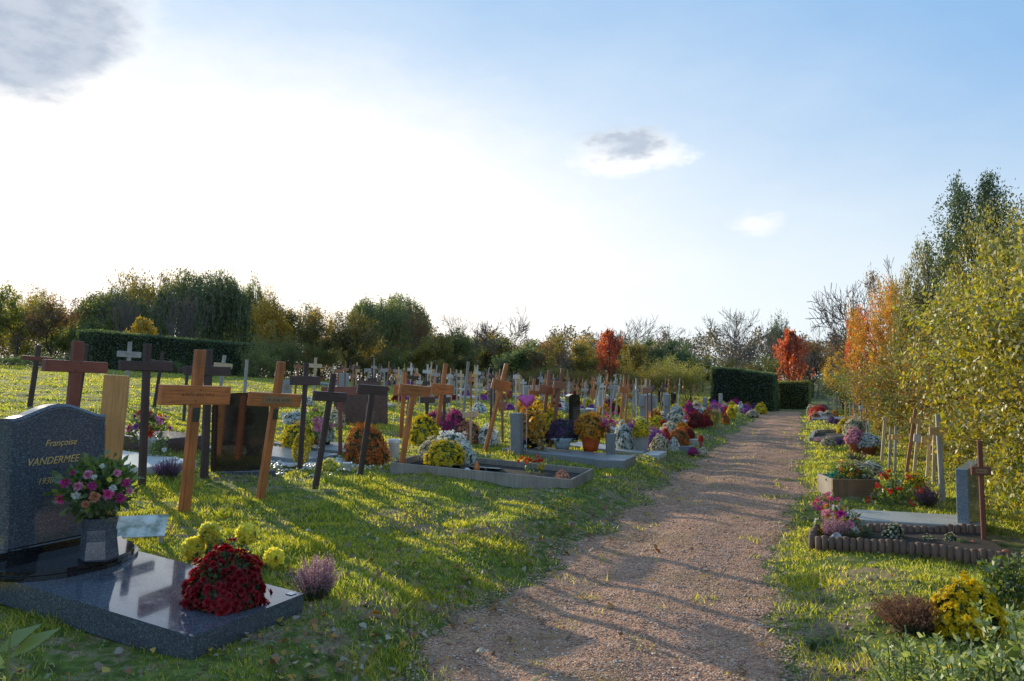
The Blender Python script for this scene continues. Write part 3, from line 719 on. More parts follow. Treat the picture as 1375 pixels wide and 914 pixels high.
# bushes that close the far side of the burial ground
rb = random.Random(4)
GB = 'bushes along the far side of the graves'
words = ['olive', 'tawny', 'yellowish', 'dull green', 'mossy green', 'golden', 'brownish', 'dark green']
def bush_row():
    k = 0
    for u in np.arange(22, 92, 2.9):
        x, y = xy(u, -33+rb.uniform(-.6, .6)+(u-25)*.10)
        if (x/y)*F+CX < 325: continue
        h = rb.uniform(1.9, 3.0)+(u-30)*.025; kd = 'shrub'
        col = rb.choice(['olive', 'yolive', 'yolive', 'dark', 'green', 'tan'])
        plant_at('bush', 'loose autumn bush in the row closing the far side of the graves', 'bush', x, y, h, rb.uniform(3.4, 4.6), kd, col, k % 4, GB); k += 1
    for i, (px, Y, top, w, col, lab) in enumerate([
        (12, 31, 474, 46, 'green', 'glossy laurel bush at the left edge of the lawn'),
        (50, 36, 470, 50, 'green', 'second glossy laurel bush from the left edge, behind the dark cross'),
        (96, 39, 470, 50, 'green', 'laurel bush behind the reddish-brown wooden cross'),
        (140, 41, 474, 46, 'green', 'low laurel bush at the start of the clipped hedge'),
        (232, 41, 480, 26, 'green', 'small laurel standing before the clipped hedge'),
        (348, 44, 454, 60, 'olive', 'tall green bush just past the end of the clipped hedge'),
        (372, 50, 474, 50, 'dark', 'dark bush right of the clipped hedge end'),
        (726, 50, 486, 70, 'yolive', 'gold-green bush behind the middle of the crosses'),
        (790, 47, 490, 60, 'tan', 'tawny bush left of the first scarlet tree'),
        (832, 46, 478, 62, 'yolive', 'golden bush at the foot of the first scarlet tree'),
        (876, 46, 484, 64, 'yolive', 'spreading yellow-green bush right of the first scarlet tree'),
        (925, 45, 478, 66, 'lime', 'bright yellow-green bush touching the dark clipped hedge'),
        (895, 52, 470, 60, 'olive', 'olive bush behind the yellow-green pair left of the clipped hedge')]):
        plant('bush', lab, 'bush', px, Y, top, w, 'shrub', col, i % 4, GB)
bush_row()
def back_row():
    prof = [(-120, 385), (0, 374), (60, 380), (110, 390), (150, 380), (200, 364), (260, 368), (330, 372), (360, 390), (400, 394), (440, 404), (480, 402), (520, 400), (560, 410), (580, 430), (620, 436), (680, 438), (740, 446), (800, 446), (860, 452), (920, 458), (950, 474), (1000, 472), (1040, 458), (1130, 452)]
    a, b = zip(*prof); i = 0; r2 = random.Random(9)
    for px in range(-110, 1130, 30):
        top = float(np.interp(px, a, b))+r2.uniform(0, 16); Y = r2.uniform(66, 88)
        m = r2.choice(['olive', 'yolive', 'brown', 'yolive', 'willow', 'tan', 'yellow']) ; k = r2.choice(['broad', 'broad', 'sparse'])
        plant('tree', 'autumn tree in the dense belt at the back, merging with its neighbours', 'tree', px+r2.uniform(-8, 8), Y, top, r2.uniform(62, 95), k, m, i % 6 if k == 'broad' else i % 5, GT); i += 1
back_row()

def low_growth():
    r3 = random.Random(12); u = 7.4; i = 0
    while u < 34:
        x, y = xy(u, 2.8+r3.uniform(-.1, .2)); plant_at('low_shrub', 'low leafy growth filling the foot of the right-hand hedge', 'shrub', x, y, r3.uniform(1.1, 1.6), r3.uniform(1.1, 1.5), 'wall' if u < 16 else 'shrub', r3.choice(['lime', 'green', 'tan', 'lime']), i % 3, 'low growth at the foot of the right-hand hedge'); u += r3.uniform(.9, 1.5); i += 1
low_growth()
# closed mass of trunks and twigs deep behind everything
def wood_mass():
    rng = np.random.default_rng(8); n = 90000
    a = np.radians(-48+80*rng.random(n)); r = 96+26*rng.random(n)
    top = 4.5+2.6*vnoise(np.degrees(a)*.55, a*0)+1.6*vnoise(np.degrees(a)*2.2, a*0+5)
    x, y = r*np.sin(a), r*np.cos(a); z = ground(x, y)+top*rng.random(n)**.75
    V, Fc = leaves(np.stack([x, y, z], -1), .34, .22, rng=rng)
    obj('distant_woodland', mesh_np('distant_woodland', V, Fc), LM['wood'], kind='stuff')
wood_mass()

# clipped hedges: a dark twiggy core under a skin of small leaves
def hedge(label, p0, p1, thick, h, mat, dens=900, z0=None, lsz=.05):
    (x0, y0), (x1, y1) = p0, p1; L = math.hypot(x1-x0, y1-y0); z = gz((x0+x1)/2, (y0+y1)/2) if z0 is None else z0
    t = thing('clipped_hedge', label, 'hedge', ((x0+x1)/2, (y0+y1)/2, z), math.atan2(y1-y0, x1-x0), 'clipped hedges')
    za, zb = gz(x0, y0)-z, gz(x1, y1)-z
    zz = lambda q: za+(zb-za)*(q/L+.5)
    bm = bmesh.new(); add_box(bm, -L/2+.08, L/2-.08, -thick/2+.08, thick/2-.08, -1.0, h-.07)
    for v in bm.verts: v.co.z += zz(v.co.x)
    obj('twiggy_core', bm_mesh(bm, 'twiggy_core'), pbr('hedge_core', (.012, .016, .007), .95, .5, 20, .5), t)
    rng = np.random.default_rng(int(L*10)); n = int(dens*(2*h*L+thick*L+2*h*thick)); f = rng.random(n)
    tot = 2*h*L+thick*L+2*h*thick; a = rng.random(n); b = rng.random(n); j = rng.normal(size=n)*.022
    q = f*tot; P = np.zeros((n, 3))
    m1 = q < h*L; m2 = (q >= h*L) & (q < 2*h*L); m3 = (q >= 2*h*L) & (q < 2*h*L+thick*L); m4 = q >= 2*h*L+thick*L
    P[m1] = np.stack([(a-.5)*L, -thick/2+j, b*h], 1)[m1]; P[m2] = np.stack([(a-.5)*L, thick/2+j, b*h], 1)[m2]
    P[m3] = np.stack([(a-.5)*L, (b-.5)*thick, h+j], 1)[m3]; P[m4] = np.stack([np.where(f*977 % 1 < .5, -1, 1)*L/2+j, (a-.5)*thick, b*h], 1)[m4]
    P[:, 2] += za+(zb-za)*(P[:, 0]/L+.5)+.04*(vnoise(P[:, 0]*1.3, P[:, 0]*0)-.5)*(P[:, 2] > h*.8)
    V, Fc = leaves(P, lsz, lsz*.6, rng=rng)
    obj('foliage', mesh_np('foliage', V, Fc), LM[mat], t)
def gp(px, Y): return atY(px, Y)
hedge('long clipped dark hedge closing the lawn on the left', gp(113, 38.5), gp(334, 47), 1.4, 2.0, 'dark', 420, lsz=.09)
hedge('dark clipped hedge block, left one of the two by the path end', gp(955, 41.5), gp(996, 41.0), 1.2, 2.0, 'dark', 700, lsz=.07)
hedge('dark clipped hedge block, right one of the two by the path end', gp(998, 41.0), gp(1041, 40.2), 1.2, 1.93, 'dark', 700, lsz=.07)
hedge('lower brownish hedge closing the end of the gravel path', gp(1042, 43.0), gp(1086, 42.4), 1.2, 1.5, 'olive', 700, lsz=.07)

# the shrub hedge on the right: individual shrubs shoulder to shoulder
GH = 'shrubs of the right-hand hedge'
HS = [(6.6, 3.2, 2.8, 2.4, 'lime', 0), (8.0, 3.4, 3.6, 2.7, 'lime', 1), (9.4, 3.1, 3.5, 2.8, 'lime', 2), (10.8, 3.4, 3.7, 3.0, 'lime', 3), (12.3, 3.3, 3.5, 3.0, 'lime', 1),
      (13.8, 3.4, 3.6, 2.8, 'tan', 0), (15.4, 3.2, 3.3, 2.9, 'tan', 2), (17.2, 3.3, 3.2, 3.0, 'lime', 3), (19.2, 3.2, 2.8, 3.2, 'tan', 1), (21.4, 3.3, 2.9, 3.2, 'green', 2),
      (23.8, 3.2, 2.6, 3.2, 'tan', 0), (26.4, 3.2, 2.7, 3.3, 'lime', 1), (29.2, 3.2, 2.5, 3.3, 'tan', 3), (32.2, 3.0, 2.4, 3.3, 'tan', 2), (35.4, 2.9, 2.5, 3.4, 'green', 0), (38.6, 2.9, 2.3, 3.4, 'tan', 1), (42, 2.3, 2.2, 3.4, 'dark', 2)]
for i, (u, s, h, w, m, sd) in enumerate(HS):
    x, y = xy(u, s)
    lab = ['tall yellow-green shrub at the right edge, nearest the camera', 'leafy shrub with bare brown stems behind the blue-grey headstone', 'green shrub just beyond the blue-grey headstone', 'tall yellow-green shrub behind the wide tan signboard cross'][i] if i < 4 else 'autumn-tinted shrub in the long hedge behind the right-hand row of grave markers'
    plant_at('hedge_shrub', lab, 'shrub', x, y, h*1.04, w*1.12, 'wall' if i < 10 else 'shrub', m, sd % 3, GH)
for i, (u, s, h, w, m, sd) in enumerate([(8.8, 4.9, 3.9, 3.4, 'lime', 1), (11.8, 5.0, 4.0, 3.2, 'lime', 2), (15., 5.1, 3.9, 3.4, 'tan', 0), (18.6, 5.1, 4.2, 3.6, 'tan', 1), (22.6, 5.0, 4.0, 3.8, 'lime', 2), (27., 4.9, 3.8, 3.8, 'tan', 0), (32, 4.7, 3.6, 4, 'olive', 1), (37.5, 4.6, 3.4, 4, 'tan', 2), (44, 4.6, 3.2, 4, 'olive', 0)]):
    x, y = xy(u, s); plant_at('hedge_shrub', 'taller shrub of the second row, mostly hidden behind the right-hand hedge', 'shrub', x, y, h, w, 'wall' if i < 4 else 'shrub', m, sd % 3, GH)
# ================================================================ grave furniture
RZ = R(90-20.9)                                   # local X runs along the path, local Y away from it to the left
TILT = math.atan(.07)
W = {
 'orange': wood('varnished_orange_wood', (.58, .195, .06), .5, .45, grime=(.24, .10, .05)),
 'brown': wood('brown_wood', (.34, .15, .08), .35, .5),
 'red': wood('red_brown_wood', (.24, .085, .06), .3, .45),
 'dark': wood('dark_stained_wood', (.085, .055, .05), .4, .5),
 'pale': wood('pale_raw_wood', (.66, .50, .31), .25, .6),
 'honey': wood('honey_wood', (.68, .42, .17), .3, .5),
 'amber': wood('amber_board_wood', (.62, .30, .10), .4, .5, grime=(.42, .2, .07)),
 'grey': wood('grey_weathered_wood', (.40, .37, .34), .35, .8),
 'white': wood('white_painted_wood', (.62, .60, .56), .2, .6),
 'plank': wood('grey_brown_plank', (.32, .27, .22), .4, .8),
}
BLACK_INK = pbr('dark_ink', (.02, .012, .01), .6, .1, 8, 0)
PLATE = pbr('brass_nameplate', (.34, .20, .10), .4, .2, 30, .1)
DARKPLATE = pbr('green_black_plaque', (.05, .07, .06), .25, .5, 60, .1)
GOLD = pbr('gold_paint', (.85, .58, .22), .35, .2, 40, .1, metal=.4)
STONE = pbr('grey_stone', (.23, .23, .23), .55, .25, 40, .25, grime=(.17, .17, .15))
PALESTONE = pbr('pale_stone', (.40, .38, .34), .5, .2, 30, .2, grime=(.3, .29, .25))
WHITESTONE = pbr('white_stone', (.58, .57, .54), .4, .12, 30, .15)
BLUESTONE = pbr('blue_grey_stone', (.27, .285, .30), .25, .25, 60, .15)
CONCRETE = pbr('concrete', (.34, .31, .27), .85, .3, 25, .5, grime=(.16, .15, .10))
GR_BLUE = granite('blue_grey_granite', (.085, .092, .115), (.20, .225, .26), sc=180)
GR_DARK = granite('black_granite', (.012, .012, .014), (.05, .05, .055), .05, 200)
GR_BROWN = granite('brown_black_granite', (.030, .022, .018), (.06, .045, .04), .04, 200)
GR_RED = granite('red_brown_granite', (.085, .045, .042), (.22, .15, .14), .25, 120)
TERRA = pbr('terracotta', (.42, .14, .07), .8, .25, 20, .3, grime=(.3, .17, .12))
WPOT = pbr('white_pot', (.70, .70, .70), .4, .1, 10, .05)
GPOT = pbr('grey_pot', (.36, .34, .31), .7, .2, 25, .3)
BPOT = pbr('black_plastic_pot', (.02, .02, .02), .5, .2, 10, .05)
REDFOIL = pbr('red_foil', (.62, .07, .02), .3, .2, 14, .6, col2=(.8, .16, .03))
SILFOIL = pbr('silver_foil', (.42, .50, .52), .22, .3, 22, 1.0, metal=.5)
SOIL = pbr('potting_soil', (.04, .028, .02), 1, .4, 60, .8)
MUMLEAF = leaf_mat('chrysanthemum_leaf', [(.03, .06, .02), (.055, .10, .03), (.09, .14, .045)], .4)
def petal_mat(name, c, c2=None, tr=.35):
    c2 = c2 or tuple(min(1, x*1.25) for x in c)
    return leaf_mat(name+'_petal', [tuple(x*.7 for x in c), c, c2], tr, objvar=.08, gloss=.02)
PET = {k: petal_mat(k, *v) for k, v in {
 'yellow': ((.80, .56, .01), (.9, .68, .03)), 'lemon': ((.95, .78, .12), (.96, .84, .30), .6), 'orange': ((.72, .28, .02), (.80, .45, .04)), 'rust': ((.55, .15, .03), (.7, .25, .05)),
 'darkred': ((.27, .010, .016), (.44, .025, .03)), 'red': ((.62, .03, .02), (.75, .08, .03)), 'purple': ((.36, .08, .38), (.5, .18, .5)), 'magenta': ((.50, .03, .22), (.68, .08, .35)),
 'pink': ((.72, .26, .40), (.85, .45, .55)), 'white': ((.74, .74, .68), (.85, .85, .8)), 'cream': ((.70, .60, .42), (.8, .72, .55)), 'hotpink': ((.80, .08, .30), (.9, .2, .45)),
 'peach': ((.75, .32, .18), (.82, .45, .3)), 'heather': ((.60, .33, .42), (.78, .52, .58)), 'dry': ((.26, .12, .07), (.36, .2, .12)), 'lavender': ((.20, .13, .22), (.3, .2, .32)), 'dusk': ((.12, .05, .15), (.2, .09, .25)),
 'teal': ((.02, .28, .22), (.05, .4, .32))}.items()}

def petals(cen, nor, rad, rings=3, npet=9, wid=.42, tilt0=.15, tilt1=1.1, rng=RNG):
    """flower heads: rings of petals round each centre"""
    cen = np.asarray(cen, float); nor = np.asarray(nor, float); nor = nor/np.linalg.norm(nor, axis=1, keepdims=True)
    rad = np.broadcast_to(np.asarray(rad, float), (len(cen),))
    a = np.cross(nor, rng.normal(size=nor.shape)); a /= np.linalg.norm(a, axis=1, keepdims=True); b = np.cross(nor, a)
    out = []
    for k in range(rings):
        tl = tilt0+(tilt1-tilt0)*k/max(rings-1, 1); ln = 1-.45*k/max(rings-1, 1)
        for j in range(npet):
            th = 6.2832*(j+.5*(k % 2))/npet+rng.normal(size=len(cen))*.12
            r_ = a*np.cos(th)[:, None]+b*np.sin(th)[:, None]; s_ = -a*np.sin(th)[:, None]+b*np.cos(th)[:, None]
            t = tl+rng.normal(size=len(cen))*.1
            R_ = (rad*ln*(.85+.3*rng.random(len(cen))))[:, None]
            d = r_*np.cos(t)[:, None]+nor*np.sin(t)[:, None]; w = R_*wid*.5
            out.append(np.stack([cen+d*R_*.08, cen+d*R_*.62+s_*w-nor*R_*.04, cen+d*R_, cen+d*R_*.62-s_*w-nor*R_*.04], 1))
    V = np.stack(out, 1).reshape(-1, 3)
    return V, np.arange(len(V)).reshape(-1, 4)
def dome_pts(n, rng, zmin=-.25, jit=.05):
    i = np.arange(n)+.5; z = 1-(1-zmin)*i/n; th = i*2.399963
    r = np.sqrt(np.maximum(0, 1-z*z)); P = np.stack([r*np.cos(th), r*np.sin(th), z], 1)
    return P+rng.normal(size=P.shape)*jit
def core(r, n=14, m=7, zmin=-.3):
    prof = [(r*math.cos(t), r*math.sin(t)) for t in np.linspace(math.asin(zmin), math.pi/2-.02, m)]
    V = []; Fc = []
    for (q, z) in prof:
        for k in range(n): a = 6.2832*k/n; V.append((q*math.cos(a), q*math.sin(a), z))
    for i in range(m-1):
        for k in range(n): Fc.append((i*n+k, i*n+(k+1) % n, (i+1)*n+(k+1) % n, (i+1)*n+k))
    return np.array(V), np.array(Fc)
MUMS = {}
def mum_meshes(kind):
    """unit dome (radius 1, from z=-.3 to z=1): foliage mesh and blooms mesh"""
    if kind in MUMS: return MUMS[kind]
    rng = np.random.default_rng({'near': 1, 'mid': 2, 'mid2': 3, 'far': 4, 'loose': 5}[kind])
    n, nl, fr, rings, npet = {'near': (430, 1500, .135, 4, 11), 'mid': (380, 600, .135, 2, 7), 'mid2': (520, 700, .115, 2, 7), 'far': (190, 220, .19, 1, 6), 'loose': (85, 1400, .14, 3, 8)}[kind]
    P = dome_pts(n, rng, -.3, .045); lump = 1+.07*np.sin(P[:, 0]*5+1)*np.cos(P[:, 1]*4)
    P = P*lump[:, None]; P = P*(1+.06*rng.normal(size=(n, 1))); P = P*(.86+.28*vnoise(P[:, 0]*1.7+n, P[:, 1]*1.7+P[:, 2]*2))[:, None]; P = P[rng.random(len(P)) < .45+1.1*vnoise(P[:, 0]*2.6+9, P[:, 1]*2.6+n)]; n = len(P)
    nor = P+np.array([0, 0, .35])+rng.normal(size=P.shape)*.22
    fl = petals(P*.97, nor, fr*(.75+.5*rng.random(n)), rings, npet, .45 if rings > 1 else .8, .1 if rings > 1 else .25, 1.15, rng)
    D = dome_pts(nl, rng, -.32, .05); lf = leaves(D*.86, .15, .10, dirs=D+rng.normal(size=D.shape)*.6, rng=rng)
    fm = merge([core(.86), lf])
    MUMS[kind] = (mesh_np('foliage', *fm), mesh_np('blooms', *fl)); return MUMS[kind]
POTS = {}
def pot_mesh(style):
    if style in POTS: return POTS[style]
    if style == 'square':
        bm = bmesh.new(); add_box(bm, -.7, .7, -.7, .7, 0, 1, .03, taper=-.16); me = bm_mesh(bm, 'pot')
    elif style == 'foil':
        prof = [(0, .0), (.62, 0), (.74, .45), (.86, .9), (1.15, 1.18), (.8, .95), (0, .92)]; me = lathe('wrapping', prof, 22)
        rng = np.random.default_rng(2)
        for v in me.vertices:
            if v.co.z > .05: v.co.x *= 1+rng.normal()*.07; v.co.y *= 1+rng.normal()*.07; v.co.z *= 1+rng.normal()*.06
    elif style == 'urn':
        me = lathe('pot', [(0, 0), (.5, 0), (.5, .08), (.3, .16), (.55, .3), (.9, .6), (.95, .8), (.8, .92), (.95, 1), (.8, 1), (0, .93)], 20)
    else:
        me = lathe('pot', [(0, 0), (.68, 0), (.86, .78), (.96, .78), (1, 1), (.9, 1), (.88, .9), (0, .9)], 20)
    POTS[style] = me; return me
def mum(px, py, w, h, col, label, pot=None, lod='mid', name='chrysanthemum', cat='chrysanthemum', group=None, pos=None, dz=0, potm=None, poth=None, zs=None):
    """a cushion of chrysanthemums: w, h its size in photograph pixels, (px, py) its foot"""
    x, y = pos if pos else at(px, py)
    m = mpp(y); r = w*m/2; H = h*m; z = gz(x, y)+dz
    t = thing(name, label, cat, (x, y, z), random.random()*6.28, group)
    ph = poth*m if poth else (H*.32 if pot else 0)
    rz = (H-ph)/1.28
    fm, bm_ = mum_meshes(lod)
    sc_ = (r*random.uniform(.92, 1.06), r*random.uniform(.85, 1.08), rz*random.uniform(.94, 1.04)); tl = (random.uniform(-.14, .14), random.uniform(-.14, .14), 0)
    obj('foliage', shared(fm, MUMLEAF), None, t, (0, 0, ph+rz*.28), tl, sc_)
    obj('blooms', shared(bm_, PET[col]), None, t, (0, 0, ph+rz*.28), tl, sc_)
    if pot:
        st, mt = {'terracotta': ('round', TERRA), 'white': ('round', WPOT), 'grey': ('square', GPOT), 'black': ('round', BPOT), 'redfoil': ('foil', REDFOIL), 'silverfoil': ('foil', SILFOIL), 'urn': ('urn', WHITESTONE)}[pot]
        pr = min(r*.72, ph*1.0)
        obj('wrapping' if st == 'foil' else 'pot', shared(pot_mesh(st), mt), None, t, (0, 0, 0), scale=(pr, pr, ph*1.02))
    return t
def spikes(px, py, w, h, col, label, name='heather', cat='heather', n=90, leafm='heather', pos=None, green=True):
    x, y = pos if pos else at(px, py); m = mpp(y); r = w*m/2; H = h*m
    rng = np.random.default_rng(int(px*7+py)); t = thing(name, label, cat, (x, y, gz(x, y)-.01), rng.random()*6.28)
    th = rng.random(n)*6.28; k = np.sqrt(rng.random(n)); out = np.stack([np.cos(th)*k, np.sin(th)*k, np.zeros(n)], 1)
    base = out*r*.35; tip = out*r*(.75+.35*rng.random((n, 1)))+np.array([0, 0, 1])*(H*(.72+.38*rng.random((n, 1)))*(1-.35*k[:, None]**2))
    V, Fc = tubes(base, tip, np.full(n, .0022), np.full(n, .001), 3)
    obj('stems', mesh_np('stems', V, Fc), STEM, t)
    q = 34; f = .35+.65*rng.random((n, q, 1)); P = (base[:, None]*(1-f)+tip[:, None]*f+rng.normal(size=(n, q, 3))*.0045).reshape(-1, 3)
    d = np.repeat(tip-base, q, 0); d = d/np.linalg.norm(d, axis=1, keepdims=True)+rng.normal(size=P.shape)*.7
    V, Fc = leaves(P, .010, .006, dirs=d, rng=rng); obj('blooms', mesh_np('blooms', V, Fc), PET[col], t)
    if green:
        q = 18; f = .1+.4*rng.random((n, q, 1)); P = (base[:, None]*(1-f)+tip[:, None]*f+rng.normal(size=(n, q, 3))*.006).reshape(-1, 3)
        V, Fc = leaves(P, .012, .005, rng=rng); obj('foliage', mesh_np('foliage', V, Fc), MUMLEAF if green is True else LM[green], t)
    return t
def bouquet(px, py, w, h, cols, label, vase=None, vaseh=0, pos=None, dz=0, fr=.16, nf=16, leafm='green', name='bouquet', nl=420, cat='bouquet'):
    x, y = pos if pos else at(px, py); m = mpp(y); r = w*m/2; H = h*m; vh = vaseh*m
    rng = np.random.default_rng(int(px*3+py*5)); t = thing(name, label, cat, (x, y, gz(x, y)+dz), 0)
    rz = (H-vh)/1.35; c = np.array([0, 0, vh+rz*.35])
    D = dome_pts(nl, rng, -.45, .12)*(.55+.5*rng.random((nl, 1))); P = D*[r, r, rz]+c
    V, Fc = leaves(P, r*.30, r*.15, dirs=D*.6+rng.normal(size=D.shape)*.4+[0, 0, .5], rng=rng)
    st = tubes(np.tile(c-[0, 0, rz*.5], (24, 1)), P[:24], np.full(24, r*.012), np.full(24, r*.008), 3)
    obj('foliage', mesh_np('foliage', *merge([(V, Fc), st])), LM[leafm], t)
    S = dome_pts(nf, rng, -.1, .16)
    for i, col in enumerate(cols):
        Q = S[i::len(cols)]; 
        if len(Q) == 0: continue
        V, Fc = petals(Q*[r, r, rz]+c, Q+[0, 0, .25], r*fr*(.75+.5*rng.random(len(Q))), 3, 10, .5, .1, 1.15, rng)
        obj('blossom', mesh_np('blossom', V, Fc), PET[col], t)
    if vase:
        st_, mt = {'white': ('round', WPOT), 'stone': ('round', STONE), 'silver': ('foil', SILFOIL), 'terracotta': ('round', TERRA), 'urn': ('urn', WHITESTONE), 'glass': ('round', GPOT), 'black': ('round', BPOT)}[vase]
        obj('vase', shared(pot_mesh(st_), mt), None, t, scale=(vh*.5, vh*.5, vh*1.05))
    return t

BOLT = lathe('bolt', [(0, -.002), (.007, -.002), (.006, .003), (0, .004)], 10, False); BOLT.materials.append(pbr('rusty_steel', (.2, .13, .09), .6, .3, 40, .3, metal=.6))
# ---------------------------------------------------------------- crosses
BOARD = {}
def board(w, d, L):
    key = (round(w, 2), round(d, 3), round(L, 2))
    if key not in BOARD:
        w_, d_, L_ = key; BOARD[key] = box_mesh('board', -w_/2, w_/2, -d_/2, d_/2, 0, L_, min(.005, d_*.15))
    return BOARD[key]
def scribble(L, h, rng, rows=1):
    """small dark strokes of lettering too worn to read"""
    bm = bmesh.new()
    for r_ in range(rows):
        x = -L/2
        zc = (rows/2-.5-r_)*h*1.6
        while x < L/2:
            w = h*(.12+.12*rng.random()); hh = h*(.6+.5*rng.random()); zz = zc-h/2
            sl = h*.18*rng.random()
            v = [bm.verts.new(p) for p in ((x, 0, zz), (x+w, 0, zz), (x+w+sl, 0, zz+hh), (x+sl, 0, zz+hh))]; bm.faces.new(v)
            if rng.random() < .6:
                z2 = zz+hh*rng.choice([0.05, .45, .85]); v = [bm.verts.new(p) for p in ((x, 0, z2), (x+w*3.2, 0, z2), (x+w*3.2, 0, z2+w*.7), (x, 0, z2+w*.7))]
                v and bm.faces.new(v)
            x += h*(.55+.25*rng.random())
            if rng.random() < .1: x += h*.6
    me = bpy.data.meshes.new('lettering'); bm.to_mesh(me); bm.free(); return me
def cross(px, py, tx, ty, ay, aw, ah, pw, wd, label, cat='cross', Y=None, face=None, group=None, plate=False, sign=None, thick=.035, armoff=0, ptilt=0, aw_wood=None, plaque=False, roll=0, cap=False, text=False):
    """(px,py) foot, (tx,ty) top, ay the row of the arm's middle, aw/ah arm width and height, pw post width, in photograph pixels"""
    x, y = at(px, py) if Y is None else atY(px, Y)
    m = mpp(y); z = gz(x, y); foot = EYE+(HZ-py)/F*y if Y is None else z
    H = (EYE+(HZ-ty)/F*y)-z; dx = (tx-px)*m if Y is None else (tx-px)*m
    up = Vector((dx, ptilt*H, H)); L = up.length; up.normalize()
    v = Vector((x, y, 0)).normalized()
    az = R(20.9) if face is None else face
    a = Vector((math.sin(az), math.cos(az), 0)); perp = max(abs(a.x*v.y-a.y*v.x), .25)
    a = (a-up*a.dot(up)).normalized()
    if roll: a = (Matrix.Rotation(roll, 3, up) @ a)
    f = up.cross(a).normalized(); 
    if f.dot(v) < 0: pass
    Mx = Matrix((a, f, up)).transposed()             # columns: arm axis, face axis, up
    t = thing('wooden_cross' if ay is not None else 'grave_post', label, cat, (x, y, z-.12), 0, group)
    t.rotation_euler = Mx.to_euler()
    pwm = max(pw*m, .018); d = min(thick, pwm)
    obj('upright', shared(board(pwm, d, L+.12), W[wd]), None, t)
    if pw >= 8 and ay is not None:
        fr_ = ((py-ay)/(py-ty) if Y is None else ((EYE+(HZ-ay)/F*y)-z)/H)*L+.12; sg = -1 if f.dot(v) > 0 else 1
        for q in (-1, 1): obj('bolt', BOLT, None, t, (q*pwm*.22, sg*(d/2+.0075), fr_+q*ah*m*.28), (R(90), 0, 0))
    if ay is not None:
        frac = (py-ay)/(py-ty) if Y is None else ((EYE+(HZ-ay)/F*y)-z)/H
        hz = .12+L*frac; al = aw*m/perp if face is None else aw*m; hh = ah*m
        al = min(al, 1.05)
        am = board(hh, d+.008, al)
        ob = obj('crossbar', shared(am, W[aw_wood or wd]), None, t, (armoff*m/perp-al/2, 0, hz), (0, R(90), 0))
        sgn = -1 if f.dot(v) > 0 else 1               # the face turned to the camera
        rng = random.Random(int(px*10+py))
        if plate or sign or text:
            if plate:
                w2 = al*.30; h2 = hh*.55
                p = obj('nameplate', box_mesh('nameplate', -w2, w2, -.002, .002, -h2/2, h2/2, .001), PLATE, t, (armoff*m/perp, sgn*(d/2+.008), hz))
                ins = obj('lettering', scribble(w2*1.6, h2*.38, rng), BLACK_INK, p, (0, sgn*.0035, 0))
            else:
                ins = obj('lettering', scribble(al*.45, hh*.16, rng), BLACK_INK, t, (armoff*m/perp, sgn*(d/2+.0065), hz+.01))
        if plaque:
            obj('plaque', box_mesh('plaque', -pwm*.32, pwm*.32, -.004, .004, -pwm*.55, pwm*.55, .001), DARKPLATE, t, (0, sgn*(d/2+.005), hz-hh*.5-pwm*.75))
    return t
C1 = 'row of wooden crosses nearest the gravel path'
cross(246, 688, 263, 470, 531, 86, 26, 17, 'orange', 'large orange-brown wooden cross with a small dark plaque, nearest the granite headstone', text=True, plaque=True, thick=.045)
cross(347, 672, 373, 485, 537, 66, 18, 13, 'orange', 'leaning orange-brown cross with a nameplate, in front of the polished brown headstone', plate=True, plaque=True, thick=.045)
cross(421, 655, 444, 501, 532, 42, 13, 9, 'dark', 'leaning dark cross whose foot stands in open grass, right of the conifer', thick=.04)
cross(481, 643, 497, 527, 523, 38, 13, 9, 'dark', 'dark T-shaped wooden marker leaning in front of the rust-coloured cushion', thick=.04)
cross(493, 616, 495, 530, None, 0, 0, 9, 'dark', 'dark upright board standing behind the dark T-shaped marker', cat='grave marker', thick=.04)
cross(536, 632, 554, 517, 524, 40, 15, 10, 'orange', 'orange-brown T-shaped cross at the corner of the plank planter', text=True, thick=.045, armoff=2)
cross(649, 606, 678, 488, 517, 24, 14, 7.5, 'orange', 'strongly leaning brown cross standing right behind the white chrysanthemums', thick=.05)
cross(91, 640, 104, 457, 492, 73, 16, 16, 'red', 'heavy red-brown wooden cross rising behind the granite headstone', thick=.05, Y=7.3)
cross(142, 690, 157, 503, None, 0, 0, 31, 'amber', 'broad pale honey-coloured board leaning behind the bouquet on the granite grave', cat='grave marker', Y=6.1, thick=.045, face=R(75))
cross(190, 657, 193, 462, 492, 63, 13, 10, 'dark', 'tall dark brown cross beside the vase of red and purple flowers', thick=.045)
cross(274, 640, 277, 469, 498, 56, 12, 11, 'dark', 'dark cross half hidden behind the large orange-brown cross', thick=.045)
cross(402, 629, 409, 487, 511, 37, 12, 7, 'dark', 'slim dark cross standing in front of the small conifer', thick=.04)
cross(457, 612, 456, 520, 525, 46, 12, 6, 'red', 'dark red-brown cross behind the leaning dark cross', thick=.035)
cross(39, 545, 49, 463, 481, 36, 6, 7, 'dark', 'weathered dark cross with reddish arm at the far left of the lawn', thick=.04, aw_wood='red')
cross(101, 560, 113, 462, 490, 30, 8, 6, 'dark', 'dark cross peeping out behind the heavy red-brown cross')
cross(206, 548, 216, 472, 488, 26, 8, 5, 'dark', 'thin dark leaning cross seen right of the tall dark brown cross')
cross(168, 548, 172, 459, 476, 28, 8, 6, 'grey', 'pale grey cross on the lawn between the honey board and the tall dark cross', aw_wood='grey', text=True)
cross(290, 562, 299, 477, 491, 22, 7, 5.5, 'grey', 'pale cross with short arm just right of the large orange-brown cross', aw_wood='pale')
cross(326, 556, 330, 483, None, 0, 0, 5, 'grey', 'pale upright stake behind the top of the polished brown headstone', cat='grave marker')
